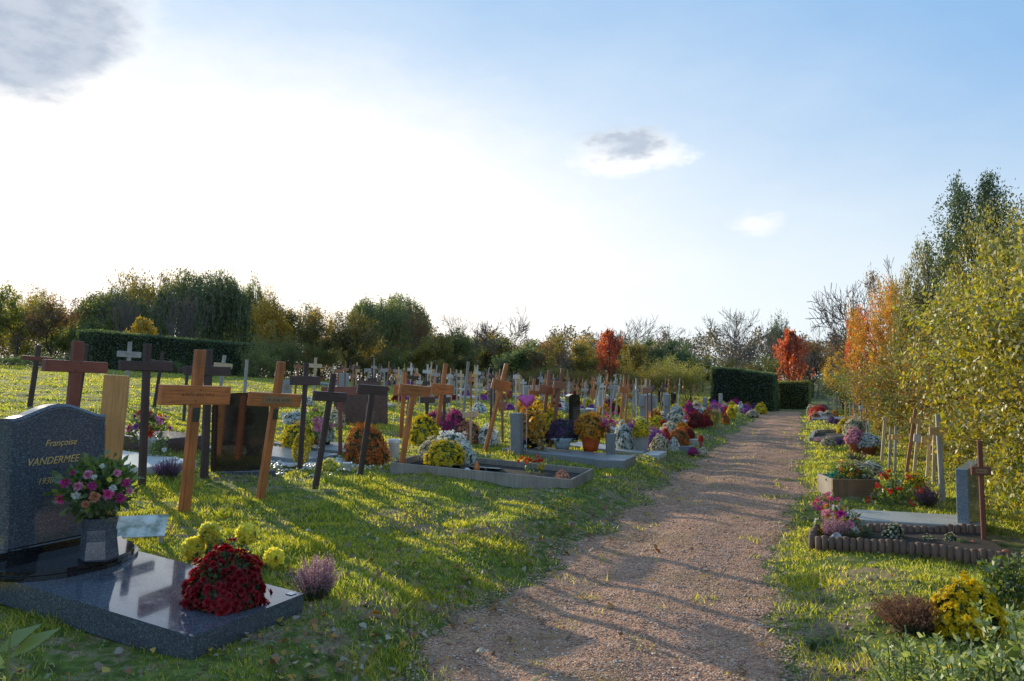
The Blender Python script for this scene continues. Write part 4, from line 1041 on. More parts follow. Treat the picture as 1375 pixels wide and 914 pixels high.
cross(395, 532, 400, 488, 492, 10, 4, 3.5, 'brown', 'little brown cross behind the slim dark cross')
cross(420, 546, 423, 480, 491, 16, 5.5, 4.5, 'pale', 'pale raw-wood cross right of the slim dark cross', text=True)
cross(246, 565, 250, 492, 497, 22, 6, 4, 'dark', 'small dark cross behind the arm of the large orange-brown cross')
cross(537, 588, 543, 500, 524, 26, 14, 8, 'orange', 'orange cross just behind the T-shaped cross at the planter')
cross(584, 590, 597, 488, 523, 29, 14, 8, 'orange', 'orange-brown cross in front of the bright yellow cushion', text=True, thick=.045)
cross(570, 597, 574, 528, 537, 18, 8, 4.5, 'dark', 'black thin T-shaped cross crossing the bright yellow cushion')
cross(595, 585, 597, 520, 537, 14, 8, 5, 'dark', 'dark brown stake cross at the right edge of the yellow cushion')
cross(619, 584, 628, 485, None, 0, 0, 6, 'grey', 'tall bare grey post in front of the pink and purple cushions', cat='grave marker', thick=.03)
cross(632, 596, 632, 546, 556, 19, 8, 4.5, 'pale', 'short pale cross between the white cushions')
cross(633, 560, 632, 499, 510, 7.5, 5, 3.5, 'orange', 'slim orange cross right of the tall grey post')
cross(675, 592, 674, 526, 545, 8, 12, 4.5, 'brown', 'short brown cross right of the strongly leaning cross', aw_wood='brown')
cross(692, 603, 693, 502, 506, 6, 5, 3, 'white', 'thin whitish cross just left of the pink heart', thick=.02)
cross(711, 590, 717, 508, 528, 11, 9, 5.5, 'orange', 'orange cross just behind the pink heart', Y=14)
cross(724, 590, 737, 497, 523, 20, 12, 6, 'brown', 'leaning red-brown cross, left one of two above the yellow vine', Y=14.5, thick=.05)
cross(736, 585, 754, 494, 517, 15, 10, 6, 'brown', 'leaning red-brown cross, right one of two above the yellow vine', Y=14.3, thick=.05)
cross(733, 582, 742, 518, None, 0, 0, 4.5, 'orange', 'thin orange leaning stake beside the right leaning red-brown cross', cat='grave marker', Y=14.6)
cross(747, 575, 748, 530, 537, 7, 6, 3, 'brown', 'short reddish cross between the leaning pair and the dark rounded stone', Y=16)
cross(829, 562, 838, 507, 523, 10, 8, 3.5, 'orange', 'left one of the leaning orange pair behind the pink flowers', Y=17.5, thick=.05)
cross(836, 558, 843.5, 507, 524, 6, 6, 3, 'orange', 'right one of the leaning orange pair behind the pink flowers', Y=18.2, thick=.04)
cross(847, 566, 852, 515, 527, 4, 5, 2.6, 'grey', 'thin grey leaning cross right of the orange pair')
cross(820, 566, 821, 512, 520, 8, 5, 2.4, 'grey', 'thin grey cross left of the orange pair')
cross(809, 560, 810, 514, 519, 6, 3, 2.4, 'white', 'thin whitish cross above the orange cushion with red wrapping')
cross(794, 548, 798, 512, 528, 7, 10, 4, 'orange', 'leaning orange stake cross above the yellow-purple bed')
cross(868, 566, 869, 508, 524, 18, 8, 3.5, 'brown', 'brown cross behind the pale grey pillar headstone', Y=19)
cross(876, 575, 875, 516, 521, 12, 6, 2.8, 'dark', 'very thin dark cross between two pale headstones')
cross(887, 553, 888, 526, None, 0, 0, 2.6, 'honey', 'short honey stake between pale headstones', cat='grave marker')
cross(775, 552, 775, 516, 522, 5, 3, 3.4, 'orange', 'short orange cross right behind the dark rounded stone')
cross(768, 545, 768, 512.5, 519, 4, 4, 2.4, 'brown', 'thin brown cross left of the short orange cross')
cross(703, 552, 703, 509, 514, 7, 3, 2, 'white', 'slender whitish cross above the pink heart')
cross(698, 550, 698, 503, 512, 8, 5, 2.2, 'honey', 'slender honey cross above the pink heart')
cross(659, 580, 660, 501, 506, 7, 5, 4.5, 'dark', 'tall dark narrow cross left of the strongly leaning cross')
cross(663, 562, 664, 512, 517, 8, 5, 3, 'dark', 'dark cross partly hidden by the arm of the strongly leaning cross')
for px_, py_, tx_, ty_, ay_, aw_, wd_, lab in [
 (552, 545, 552, 487, 496, 9, 'white', 'tall whitish cross above the orange T-shaped cross'), (573, 548, 574, 489, 499, 11, 'white', 'whitish double-armed cross left of the orange-brown cross'),
 (558, 545, 558, 497, 504, 8, 'orange', 'small orange cross just right of the tall whitish cross'), (583, 540, 583, 497, 502, 6, 'orange', 'thin orange cross between whitish cross and orange-brown cross'),
 (603, 548, 603, 502, 505, 8, 'white', 'white snow-bright cross right of the orange-brown cross'), (614, 545, 613, 496, 503, 5, 'grey', 'slim grey cross left of the tall bare grey post'),
 (619, 546, 619, 497, 504, 6, 'pale', 'slim pale cross touching the tall bare grey post'), (640, 540, 641, 490, 501, 9, 'white', 'tall bluish-white cross right of the slim orange cross'),
 (644, 542, 644, 508, 517, 7, 'pale', 'low pale cross beside the tall bluish-white cross'), (476, 536, 476, 491, 493, 13, 'dark', 'dark cross with bright lit top left of the far dark stones'),
 (454, 536, 454, 497, 498, 10, 'brown', 'little brown T cross above the dark crosses'), (495, 530, 495, 496, 497, 11, 'grey', 'grey T cross above the red granite stone'),
 (516, 530, 516, 496, 497, 9, 'grey', 'second grey T cross above the red granite stone'), (534, 540, 534, 497, 498, 10, 'grey', 'third grey T cross, left of the tall whitish cross'),
 (728, 540, 728, 505, 511, 6, 'grey', 'thin grey cross left of the leaning red-brown pair'), (757, 534, 757, 514, 517, 6, 'white', 'white short marker cross above the dark rounded stone, left one'),
 (763, 534, 763, 514, 518, 6, 'white', 'white short marker cross above the dark rounded stone, right one'), (787, 538, 787, 510, 517, 5, 'grey', 'grey cross between the short orange cross and the leaning orange stake')]:
    cross(px_, py_, tx_, ty_, ay_, aw_, 4.5, 2.6, wd_, lab)
# right-hand row of slim crosses against the hedge: they face the path
RF = 'slim markers along the right-hand hedge'
for a in [
 (1322, 735, 1320, 591, 632, 23, 11, 5.2, 'red', 'red-brown cross with pale nameplate standing in the log-edged grave', dict(plate=True, thick=.045)),
 (1266, 672, 1263, 556, 578, 23, 10, 6.5, 'grey', 'thick grey post cross with wide tan signboard before the hedge', dict(aw_wood='honey', text=True, thick=.05)),
 (1253, 647, 1257, 571, 577, 10, 9, 4, 'pale', 'pale stake half behind the wide tan signboard', {}),
 (1244, 640, 1250, 577, 591, 20, 9, 4, 'pale', 'grey stake with tan name board left of the wide signboard', dict(aw_wood='honey', text=True)),
 (1252, 642, 1258, 592, 594, 11, 9, 4.5, 'pale', 'short pale stake with white label in front of the wide signboard', {}),
 (1226, 634, 1235, 562, 587, 9, 10, 4, 'pale', 'pale stake with square white label, third from the wide signboard', dict(aw_wood='white')),
 (1215, 638, 1230, 549, 564.5, 9, 7.5, 4.5, 'brown', 'tall leaning brown stake with a small tan label high up', dict(aw_wood='honey')),
 (1201, 632, 1204, 571, 586, 9, 7, 3, 'grey', 'grey stake with tan label, right one of a close pair', dict(aw_wood='honey')),
 (1193, 628, 1197, 572, 586.5, 6, 6.5, 3, 'grey', 'grey stake with tan label, left one of a close pair', dict(aw_wood='honey')),
 (1183, 619, 1189, 560, 562, 6, 4, 3.6, 'pale', 'leaning pale stake left of the close pair', {}),
 (1178, 578, 1181, 549, 560, 4.5, 6, 2.6, 'pale', 'pale stake with small label above the white cushions', {}),
 (1157, 588, 1157, 545, 547, 4.5, 5.5, 2, 'grey', 'thin grey stake topped by a white label', dict(aw_wood='white')),
 (1165, 586, 1164, 548, None, 0, 0, 2.2, 'grey', 'thin bare stake right of the white-topped one', {}),
 (1159, 585, 1158, 562, None, 0, 0, 2.0, 'grey', 'short thin stake beside the white-topped one', {}),
 (1168, 584, 1167, 560, None, 0, 0, 2.4, 'white', 'short whitish stake right of the thin bare stakes', {}),
 (1150, 574, 1150, 556, 557, 4, 5, 1.8, 'grey', 'low stake with pale label behind the white cushions', dict(aw_wood='pale')),
 (1142, 566, 1142, 538, 546, 3.5, 3, 1.6, 'grey', 'hair-thin grey stake left of the low label', {}),
 (1147, 568, 1147, 540, None, 0, 0, 1.5, 'grey', 'hair-thin bare stake just left of the low label', {}),
 (1135, 562, 1136, 538, 541, 4, 3, 1.8, 'honey', 'little honey cross right of the bluish pillar stone', {}),
 (1124, 556, 1123, 527, 537, 3.5, 3, 1.6, 'grey', 'thin cross left of the bluish pillar stone', {}),
 (1119, 554, 1120, 530, 534, 4, 3, 1.6, 'pale', 'thin pale cross at the far end of the right-hand row', {}),
 (1113, 553, 1112, 531, 535, 3.5, 3, 1.5, 'grey', 'farthest thin grey cross of the right-hand row', {}),
 (1128, 556, 1127, 533, 538, 3, 2.5, 1.4, 'honey', 'honey-coloured thin cross touching the bluish pillar stone', {})]:
    cross(*a[:10], face=math.atan2(a[0]-CX, F)+R(90-12), group=RF, **a[10])
# ================================================================ the granite grave in the left foreground
def text_mesh(txt, size, shear=.35, ext=.0012):
    cu = bpy.data.curves.new('lettering', 'FONT'); cu.body = txt; cu.size = size; cu.shear = shear; cu.extrude = ext; cu.resolution_u = 3
    o = bpy.data.objects.new('tmp', cu); C.objects.link(o); dg = bpy.context.evaluated_depsgraph_get()
    me = bpy.data.meshes.new_from_object(o.evaluated_get(dg)); bpy.data.objects.remove(o); me.name = 'lettering'; return me
P0 = at(258, 880); P0 = Vector((P0[0], P0[1], float(ground0(*P0))))
A_ = Vector((.397, .918, 0)).normalized(); B_ = Vector((-.918, .397, math.tan(R(5.5)))).normalized(); N_ = A_.cross(B_).normalized()
GM = Matrix((A_, B_, N_)).transposed().to_4x4(); GM.translation = P0
SW, SL, SH = .87, 1.95, .09
def slab_grave():
    t = thing('grave_slab', 'polished blue-grey granite grave slab with a planting hole and reflections of the crosses', 'grave slab', P0)
    t.rotation_euler = GM.to_euler()
    bm = bmesh.new()
    outer = [(0, 0), (SW, 0), (SW, SL), (0, SL)]
    hc = (.50, .19); hole = [(hc[0]+.185*math.cos(a)*1.0, hc[1]+.135*math.sin(a)) for a in np.linspace(0, 2*math.pi, 33)[:-1]]
    def loop(pts, z): return [bm.verts.new((x, y, z)) for x, y in pts]
    o1, h1 = loop(outer, SH), loop(hole, SH)
    eo = [bm.edges.new((o1[i], o1[(i+1) % 4])) for i in range(4)]; eh = [bm.edges.new((h1[i], h1[(i+1) % 32])) for i in range(32)]
    bmesh.ops.triangle_fill(bm, use_beauty=True, use_dissolve=False, edges=eo+eh)
    top = list(bm.faces)
    r = bmesh.ops.extrude_face_region(bm, geom=top); vs = [v for v in r['geom'] if isinstance(v, bmesh.types.BMVert)]
    for v in vs: v.co.z = -.06
    obj('slab', bm_mesh(bm, 'slab'), GR_BLUE, t)
    # soil in the hole
    bm = bmesh.new(); bmesh.ops.create_circle(bm, cap_ends=True, segments=24, radius=.15, matrix=Matrix.Translation((hc[0], hc[1], SH-.03)) @ Matrix.Diagonal((1.2, .9, 1, 1)))
    obj('planting_soil', bm_mesh(bm, 'planting_soil'), SOIL, t)
    # stepped black shelf: a rounded tier in front of the headstone
    def tier(z0, z1, sc_, mat):
        bm = bmesh.new(); pts = [(.93, 1.66), (-.12, 1.66)]
        for k in range(25):
            a = math.pi*k/24; pts.append((.40-.50*sc_*math.cos(a)+.02, 1.60-.36*sc_*math.sin(a)**.8))
        pts = [pts[0]]+pts[:1:-1]+[pts[1]]
        v = [bm.verts.new((x, y, z0)) for x, y in pts]; f = bm.faces.new(v)
        r = bmesh.ops.extrude_face_region(bm, geom=[f]); vs = [q for q in r['geom'] if isinstance(q, bmesh.types.BMVert)]
        for q in vs: q.co.z = z1
        return bm_mesh(bm, 'shelf')
    obj('shelf', tier(SH+.002, SH+.022, 1.0, 0), GR_DARK, t); obj('shelf', tier(SH+.024, SH+.05, .94, 0), GR_DARK, t)
    # little metal plaque at the corner
    obj('corner_plate', box_mesh('corner_plate', .79, .84, .03, .075, SH+.001, SH+.005, .001), pbr('steel', (.5, .52, .55), .3, .1, 9, 0, metal=1), t)
    return t
slab_grave()
def front_headstone():
    o = GM @ Vector((.13, 1.69, SH+.002)); t = thing('headstone', 'blue-grey granite headstone with arched top and gold lettering at the left edge', 'headstone', o)
    t.rotation_euler = (0, 0, math.atan2(A_.y, A_.x))
    Wd, Th = .69, .10
    obj('base', box_mesh('base', -.16, Wd+.08, -.04, Th+.05, -.02, .10, .006), GR_DARK, t)
    bm = bmesh.new(); n = 30; pts = []
    for k in range(n+1):
        q = k/n; c = .5+.5*math.cos((q-.5)*2*math.pi) ; pts.append((q*Wd, .905+.085*c))
    def ring(y, inset):
        P = [(inset, .102), (Wd-inset, .102)]+[(min(max(x, inset), Wd-inset), z-inset) for x, z in pts[::-1]]
        return [bm.verts.new((x, y, z)) for x, z in P]
    rings = [ring(.0, .018), ring(.012, 0), ring(Th, 0)]
    bm.faces.new(rings[0]); bm.faces.new(rings[2][::-1])
    for a, b in zip(rings, rings[1:]):
        m = len(a)
        for i in range(m): bm.faces.new((a[i], a[(i+1) % m], b[(i+1) % m], b[i]))
    obj('stone', bm_mesh(bm, 'stone'), GR_BLUE, t)
    # engraved line that follows the arch
    P = [(.03+(Wd-.06)*k/40, -.0008, .875+.085*(.5+.5*math.cos((k/40-.5)*2*math.pi))) for k in range(41)]
    V, Fc = tubes(P[:-1], P[1:], [.0018]*40, [.0018]*40, 4); obj('engraved_line', mesh_np('engraved_line', V, Fc), STONE, t)
    for txt, size, x, z in (('Fran\u00e7oise', .062, .235, .715), ('VANDERMEE', .068, .115, .60), ('1938 -', .058, .19, .475)):
        me = text_mesh(txt, size); ob = obj('lettering', me, GOLD, t, (x, -.0022, z), (R(90), 0, 0)); ob.scale = (.93, 1, 1)
front_headstone()
def bouquet_front():
    o = GM @ Vector((.475, 1.31, SH+.052)); t = thing('flower_vase', 'faceted granite vase holding a bouquet of pink gerberas and roses', 'vase with flowers', o)
    bm = bmesh.new(); n = 6
    rr = [(.112, 0), (.118, .012), (.105, .12), (.098, .19), (.112, .262), (.09, .262), (.085, .20)]
    L = [[bm.verts.new((r*math.cos(6.2832*k/n+.3), r*math.sin(6.2832*k/n+.3), z)) for k in range(n)] for r, z in rr]
    for a, b in zip(L, L[1:]):
        for k in range(n): bm.faces.new((a[k], a[(k+1) % n], b[(k+1) % n], b[k]))
    bm.faces.new(L[0][::-1]); bm.faces.new(L[-1])
    obj('vase', bm_mesh(bm, 'vase'), GR_BLUE, t)
    rng = np.random.default_rng(31); c = np.array([-.02, .0, .445]); Rr = np.array([.225, .225, .20])
    n = 900; D = dome_pts(n, rng, -.9, .1)*(.35+.6*rng.random((n, 1))); P = D*Rr+c
    V, Fc = leaves(P, .062, .030, dirs=D+rng.normal(size=D.shape)*.5+[0, 0, .35], rng=rng)
    st = tubes(np.tile([0, 0, .2], (40, 1))+rng.normal(size=(40, 3))*.015, P[rng.integers(0, n, 40)], np.full(40, .003), np.full(40, .002), 4)
    obj('foliage', mesh_np('foliage', *merge([(V, Fc), st])), LM['green'], t)
    cv, cf = core(.12); obj('filler_foliage', mesh_np('filler_foliage', *merge([(cv+[0, 0, .36], cf), leaves(D[::2]*.8*Rr+c, .05, .028, rng=rng)])), MUMLEAF, t)
    # flowers: direction as seen from the camera side (x right, y towards the slab foot)
    v = Vector((o.x, o.y, 0)).normalized(); rt = Vector((v.y, -v.x, 0))
    FL = [(-.17, .02, 'magenta', .036), (-.195, -.085, 'hotpink', .036), (-.10, .0, 'pink', .032), (-.03, .0, 'magenta', .032), (-.015, -.065, 'peach', .040), (.055, -.055, 'hotpink', .040),
          (.15, .0, 'magenta', .034), (.12, -.085, 'magenta', .036), (.08, -.02, 'white', .026), (-.11, -.055, 'white', .030), (-.05, .065, 'pink', .03), (.10, .065, 'pink', .026), (-.13, .075, 'magenta', .02), (-.06, -.11, 'peach', .026), (.02, .11, 'white', .018), (.17, -.05, 'pink', .024), (-.02, .05, 'white', .02), (.06, .03, 'lemon', .02)]
    for i, (a, b, col, r) in enumerate(FL):
        fwd = math.sqrt(max(.0, 1-(a/.22)**2-(b/.2)**2))*.19
        p = rt*(a*1.05-.015)-v*fwd*1.1+Vector((0, 0, .485+b*1.05)); nrm = (-v*1.0+rt*a*2+Vector((0, 0, .25+b*2))).normalized()
        ro = 5 if col in ('peach', 'pink') else 3
        Vp, Fp = petals([p], [nrm], r, ro, 14 if ro == 3 else 8, .34 if ro == 3 else .8, .12, 1.25, rng)
        f = obj('rose' if ro == 5 else 'gerbera' if col != 'white' else 'lily', mesh_np('petals', Vp, Fp), PET[col], t)
        if ro == 3 and col != 'white':
            cc = core(r*.22, 8, 4, 0); obj('flower_centre', mesh_np('flower_centre', cc[0]+np.array(p)+np.array(nrm)*r*.06, cc[1]), PET['darkred' if col == 'hotpink' else 'lemon'], f)
bouquet_front()
# dark red cushion in the planting hole
q = GM @ Vector((.475, .25, SH)); mum(0, 0, 90, 68, 'darkred', 'deep red chrysanthemum cushion planted in the hole of the granite slab', lod='near', pos=(q.x, q.y), dz=q.z-gz(q.x, q.y)-.03)
def pompons():
    """tall yellow pompon chrysanthemums behind the slab"""
    x, y = at(318, 752); t = thing('chrysanthemum', 'pale yellow pompon chrysanthemums on stems behind the granite slab', 'chrysanthemum', (x, y, gz(x, y)))
    rng = np.random.default_rng(17); P0s = []; P1s = []; lc = []
    for i, (px, py, r) in enumerate([(282, 714, 12), (264, 733, 12.5), (290, 731, 11), (304, 742, 9), (339, 712, 12), (374, 744, 11.5)]):
        m = mpp(y); p = np.array([(px-CX)*m-x, rng.normal()*.04, EYE+(HZ-py)*m-gz(x, y)])
        n = 1; V = []; 
        D = dome_pts(90, rng, -.95, .03); Vp, Fp = petals(D*r*m*.75+p, D+rng.normal(size=D.shape)*.15+[0, 0, .2], r*m*.66, 1, 4, .75, .6, .8, rng)
        f = obj('pompon', mesh_np('pompon', Vp, Fp), PET['lemon'], t)
        cc = core(r*m*.6, 10, 6, -.95); 
        b0 = np.array([p[0]*.55, p[1]*.5, 0]); P0s.append(b0); P1s.append(p-[0, 0, r*m*.6])
        k = rng.random((46, 1)); lc.append(b0*(1-k)+p*k+rng.normal(size=(46, 3))*[.045, .045, .018])
    V, Fc = tubes(P0s, P1s, [.004]*6, [.003]*6, 5); obj('stems', mesh_np('stems', V, Fc), LM['green'], t)
    V, Fc = leaves(np.concatenate(lc), .05, .028, rng=rng); obj('foliage', mesh_np('foliage', V, Fc), MUMLEAF, t)
pompons()
spikes(424, 797, 74, 60, 'heather', 'dusty pink heather tuft on the grass right of the granite slab', n=150)
spikes(1225, 848, 116, 42, 'dry', 'withered russet heather in the right foreground', n=260, green=True)
mum(1300, 862, 76, 66, 'yellow', 'golden yellow chrysanthemum cushion in the right foreground', lod='near')
def cover_sheet():
    x, y = at(180, 728); t = thing('glass_cover', 'tilted clear glass cover with painted pale reflections behind the granite vase', 'glass cover', (x, y, gz(x, y)), R(15))
    g = NT('reflection_mottled_glass'); b = g.n('BsdfPrincipled', Roughness=.08); g.link(g.ramp(g.noise(9., 6, g.pos()), [(.35, (.22, .26, .2)), (.52, (.62, .64, .6)), (.7, (.82, .82, .8))]), b.inputs['Base Color']); b.inputs['Alpha'].default_value = .8; b.inputs['Coat Weight'].default_value = 1  # pale reflections put into the pane's colour as mottling
    g.link(b.outputs[0], g.out.inputs[0])
    bm = bmesh.new(); add_box(bm, -.17, .22, -.005, .005, 0, .22, .002, Matrix.Translation((0, 0, .06)) @ Matrix.Rotation(R(-50), 4, 'X')); obj('pane', bm_mesh(bm, 'pane'), g.m, t)
    bm = bmesh.new(); [add_box(bm, sx, sx+.02, .0, .09, 0, .07, .002) for sx in (-.16, .18)]; obj('stand', bm_mesh(bm, 'stand'), PALESTONE, t)
cover_sheet()

# ================================================================ stones, slabs and kerbs
def place(px, py, dz=0): x, y = at(px, py); return x, y, gz(x, y)+dz
def slab(name, cat, label, u0, u1, s0, s1, h, mat, keep=True, parts=None, sink=.08, bev=.008, dz=0):
    uc, sc_ = (u0+u1)/2, (s0+s1)/2; x, y = xy(uc, sc_); t = thing(name, label, cat, (x, y, float(ground0(x, y))+dz), RZ)
    t.rotation_euler = (TILT if sc_ < -3 else 0, 0, RZ)
    obj('slab', box_mesh('slab', (u0-u1)/2, (u1-u0)/2, (s0-s1)/2, (s1-s0)/2, -sink, h, bev), mat, t)
    if keep: KEEP_OUT.append((u0, u1, s0, s1))
    return t
def kerb(label, corners, h, th, mat, name='grave_surround', cat='grave surround', fill=None, up=.0):
    """four boards round a bed; corners are ground points in order"""
    cs = [Vector((c[0], c[1], float(ground0(*c)))) for c in corners]; o = sum(cs, Vector())/4
    t = thing(name, label, cat, o)
    for i in range(4):
        a, b = cs[i]-o, cs[(i+1) % 4]-o; d = b-a; L = d.length; X = d.normalized(); Yv = Vector((0, 0, 1)).cross(X).normalized(); Z = X.cross(Yv)
        M_ = Matrix((X, Yv, Z)).transposed().to_4x4(); M_.translation = a
        e = .0 if i % 2 else th+.003
        bm = bmesh.new(); add_box(bm, -.0+(.003 if i % 2 == 0 else -.0)+e*0, L-(th+.003 if i % 2 == 0 else th+.003), 0, th, -.09, h+(0 if i % 2 == 0 else .003), .006, M_)
        obj('board', bm_mesh(bm, 'board'), mat, t)
    if fill:
        bm = bmesh.new(); bm.faces.new([bm.verts.new((c-o)*.97+Vector((0, 0, h*.35))) for c in cs]); obj('bed', bm_mesh(bm, 'bed'), fill, t)
    us_ = [us(c[0], c[1]) for c in corners]
    KEEP_OUT.append((min(a for a, b in us_)+.1, max(a for a, b in us_)-.1, min(b for a, b in us_), max(b for a, b in us_)))
    return t
KEEP_OUT.append((3.2, 4.0, -4.9, -3.05))
# plank planter
c1, c2, c3 = at(523, 633), at(768, 657), at(797, 641); c4 = (c1[0]+c3[0]-c2[0]-.05, c1[1]+c3[1]-c2[1]+.1)
kerb('long low planter of weathered grey planks filled with flowers', [c1, c2, c3, c4], .125, .03, W['plank'], 'planter', 'planter', SOIL)
pu0, ps0 = us(*c2)
bm_x, bm_y = at(735, 651)
t = thing('slate_sheet', 'pale slate sheet lying in the plank planter', 'slate', (*at(640, 632), gz(*at(640, 632))+.06), RZ)
obj('sheet', box_mesh('sheet', -.25, .25, -.35, .35, 0, .012, .002), PALESTONE, t); t.rotation_euler = (TILT, R(6), RZ+.3)
# grey tomb with flowers, right behind the planter
slab('grave_slab', 'grave slab', 'low grey stone slab crowded with orange and purple pots', 12.35, 13.3, -4.9, -3.2, .09, STONE)
slab('grave_slab', 'grave slab', 'short grey stone step at the path end of the flower-covered slab', 12.0, 12.95, -3.17, -2.7, .13, STONE)
x, y, z = place(768, 590)
def round_stone(px, py, w, h, label, mat, th=.12, Y=None, turn=RZ, frac=.35, name='headstone', base=None, arm=False):
    x, y = at(px, py) if Y is None else atY(px, Y); m = mpp(y); t = thing(name, label, 'headstone', (x, y, gz(x, y)-.03), turn)
    bm = bmesh.new(); Wd, H = w*m/2, h*m+.03; n = 16
    P = [(-Wd, 0), (Wd, 0)]+[(Wd*math.cos(a), H-Wd*frac*2+Wd*frac*2*math.sin(a)) for a in np.linspace(0, math.pi, n)]
    a = [bm.verts.new((x_, -th/2, z_)) for x_, z_ in P]; b = [bm.verts.new((x_, th/2, z_)) for x_, z_ in P]
    bm.faces.new(a); bm.faces.new(b[::-1]); k = len(a)
    for i in range(k): bm.faces.new((a[i], a[(i+1) % k], b[(i+1) % k], b[i]))
    obj('stone', bm_mesh(bm, 'stone'), mat, t)
    if base: obj('base', box_mesh('base', -Wd-.05, Wd+.05, -th/2-.05, th/2+.06, -.08, base, .006), mat, t)
    return t
round_stone(769, 590, 15, 59, 'black rounded headstone with a bright top edge, behind the purple cushion', GR_DARK, .38, turn=R(8), frac=.25)
# polished brown headstone behind the orange crosses
def brown_headstone():
    x, y = at(322, 634); m = mpp(y); t = thing('headstone', 'large polished brown-black headstone with one rounded shoulder, reflecting wooden crosses', 'headstone', (x, y, gz(x, y)-.03), R(14))
    Wd, H = 36*m, 112*m; bm = bmesh.new(); th = .09
    P = [(-Wd, 0), (Wd, 0), (Wd, H*.96)]+[(-Wd*.15+Wd*1.15*math.cos(a)-0, H*.84+H*.15*math.sin(a)) for a in np.linspace(R(35), R(175), 14)]+[(-Wd, H*.82)]
    P = [(-Wd, 0), (Wd, 0), (Wd, H*.97), (Wd*.4, H*.99)]+[(-Wd+Wd*.9*(1-math.cos(a)), H*.82+H*.17*math.sin(a)) for a in np.linspace(R(85), 0, 9)]
    a = [bm.verts.new((x_, -th/2, z_)) for x_, z_ in P]; b = [bm.verts.new((x_, th/2, z_)) for x_, z_ in P]
    bm.faces.new(a); bm.faces.new(b[::-1]); k = len(a)
    for i in range(k): bm.faces.new((a[i], a[(i+1) % k], b[(i+1) % k], b[i]))
    obj('stone', bm_mesh(bm, 'stone'), GR_BROWN, t)
    obj('base', box_mesh('base', -Wd-.04, Wd+.10, -th/2-.06, th/2+.08, -.08, .07, .008), GR_BLUE, t)
brown_headstone()
slab('grave_slab', 'grave slab', 'bright pale stone slab behind the tall dark cross', 6.75, 7.6, -9.0, -7.1, .10, WHITESTONE)
slab('grave_slab', 'grave slab', 'dark brown stone kerb block left of the pale slab', 8.0, 8.9, -10.2, -8.2, .22, GR_RED)
def rock_stone(px, py, w, h, label, mat, turn, th=.14, slope=.08):
    x, y = at(px, py); m = mpp(y); t = thing('headstone', label, 'headstone', (x, y, gz(x, y)-.03), turn); Wd, H = w*m/2, h*m
    bm = bmesh.new(); rng = random.Random(int(px)); n = 14
    P = [(-Wd, 0), (Wd, 0)]+[(Wd-2*Wd*k/n, H*(1-slope*k/n)+rng.uniform(-.012, .012)*(0 < k < n)) for k in range(n+1)]
    a = [bm.verts.new((x_+rng.uniform(-.008, .008), -th/2, z_)) for x_, z_ in P]; b = [bm.verts.new((v.co.x, th/2, v.co.z)) for v in a]
    bm.faces.new(a); bm.faces.new(b[::-1]); k = len(a)
    for i in range(k): bm.faces.new((a[i], a[(i+1) % k], b[(i+1) % k], b[i]))
    obj('stone', bm_mesh(bm, 'stone'), mat, t); return t
rock_stone(497, 569, 46, 50, 'dark red-brown rough headstone, right one of the low pair', GR_RED, R(12))
rock_stone(466, 567, 34, 46, 'dark red-brown rough headstone, left one of the low pair', GR_RED, R(8))
rock_stone(495, 545, 32, 38, 'dark stone showing above the low red-brown pair', GR_RED, R(10))
x, y, z = place(383, 545); t = thing('portrait_stone', 'small grey stone with an oval portrait picture, between two crosses', 'grave stone', (x, y, z), R(12))
m_ = mpp(y); obj('stone', box_mesh('stone', -8*m_, 8*m_, -.05, .05, -.05, 34*m_, .01), BLUESTONE, t); me = lathe('portrait', [(0, 0), (1, 0), (1, 1), (0, 1)], 16, False)
obj('portrait', me, PLATE, t, (2*m_, -.052, 24*m_), (R(90), 0, 0), (2.6*m_, 4.5*m_, .008))
# pale pillars and stone crosses along the path row
def pillar(px, py, w, h, label, mat, arm=None, top=0, Y=None, d=.16, base=True, turn=RZ):
    x, y = at(px, py); m = mpp(y); t = thing('stone_pillar', label, 'headstone', (x, y, gz(x, y)-.03), turn); Wd = w*m/2; H = h*m+.03
    bm = bmesh.new(); add_box(bm, -Wd, Wd, -d/2, d/2, 0, H, .012)
    if top:
        for v in bm.verts:
            if v.co.z > H-.05: v.co.z += top*v.co.x/Wd
    obj('shaft', bm_mesh(bm, 'shaft'), mat, t)
    if arm: obj('arms', box_mesh('arms', -Wd-arm*m, Wd+arm*m, -d/2+.012, d/2-.012, H*.60, H*.60+11*m, .01), mat, t)
    if base: obj('base', box_mesh('base', -Wd*1.5, Wd*1.5, -d*.8, d*.8, -.06, .09, .008), mat, t)
    return t
pillar(864, 568, 12, 37, 'pale grey pillar headstone with one stubby arm, left of three', BLUESTONE, arm=5)
pillar(878.5, 560, 6, 28, 'pale headstone with rounded top, middle of three', PALESTONE, arm=2)
pillar(896, 568, 10, 38, 'pale bluish stone cross pillar on a plinth, right of three', BLUESTONE, arm=3)
pillar(947, 558, 5, 24, 'grey stone pillar in the far path row', BLUESTONE, arm=3)
pillar(968, 551, 5, 20, 'pale stone block in the far path row', PALESTONE, arm=2.5)
pillar(1000, 541, 4, 13, 'bluish stone pillar standing before the dark hedge', BLUESTONE)
pillar(1149, 563, 8, 20, 'bluish grey pillar headstone in the far right row', BLUESTONE, base=False).location.x -= 0
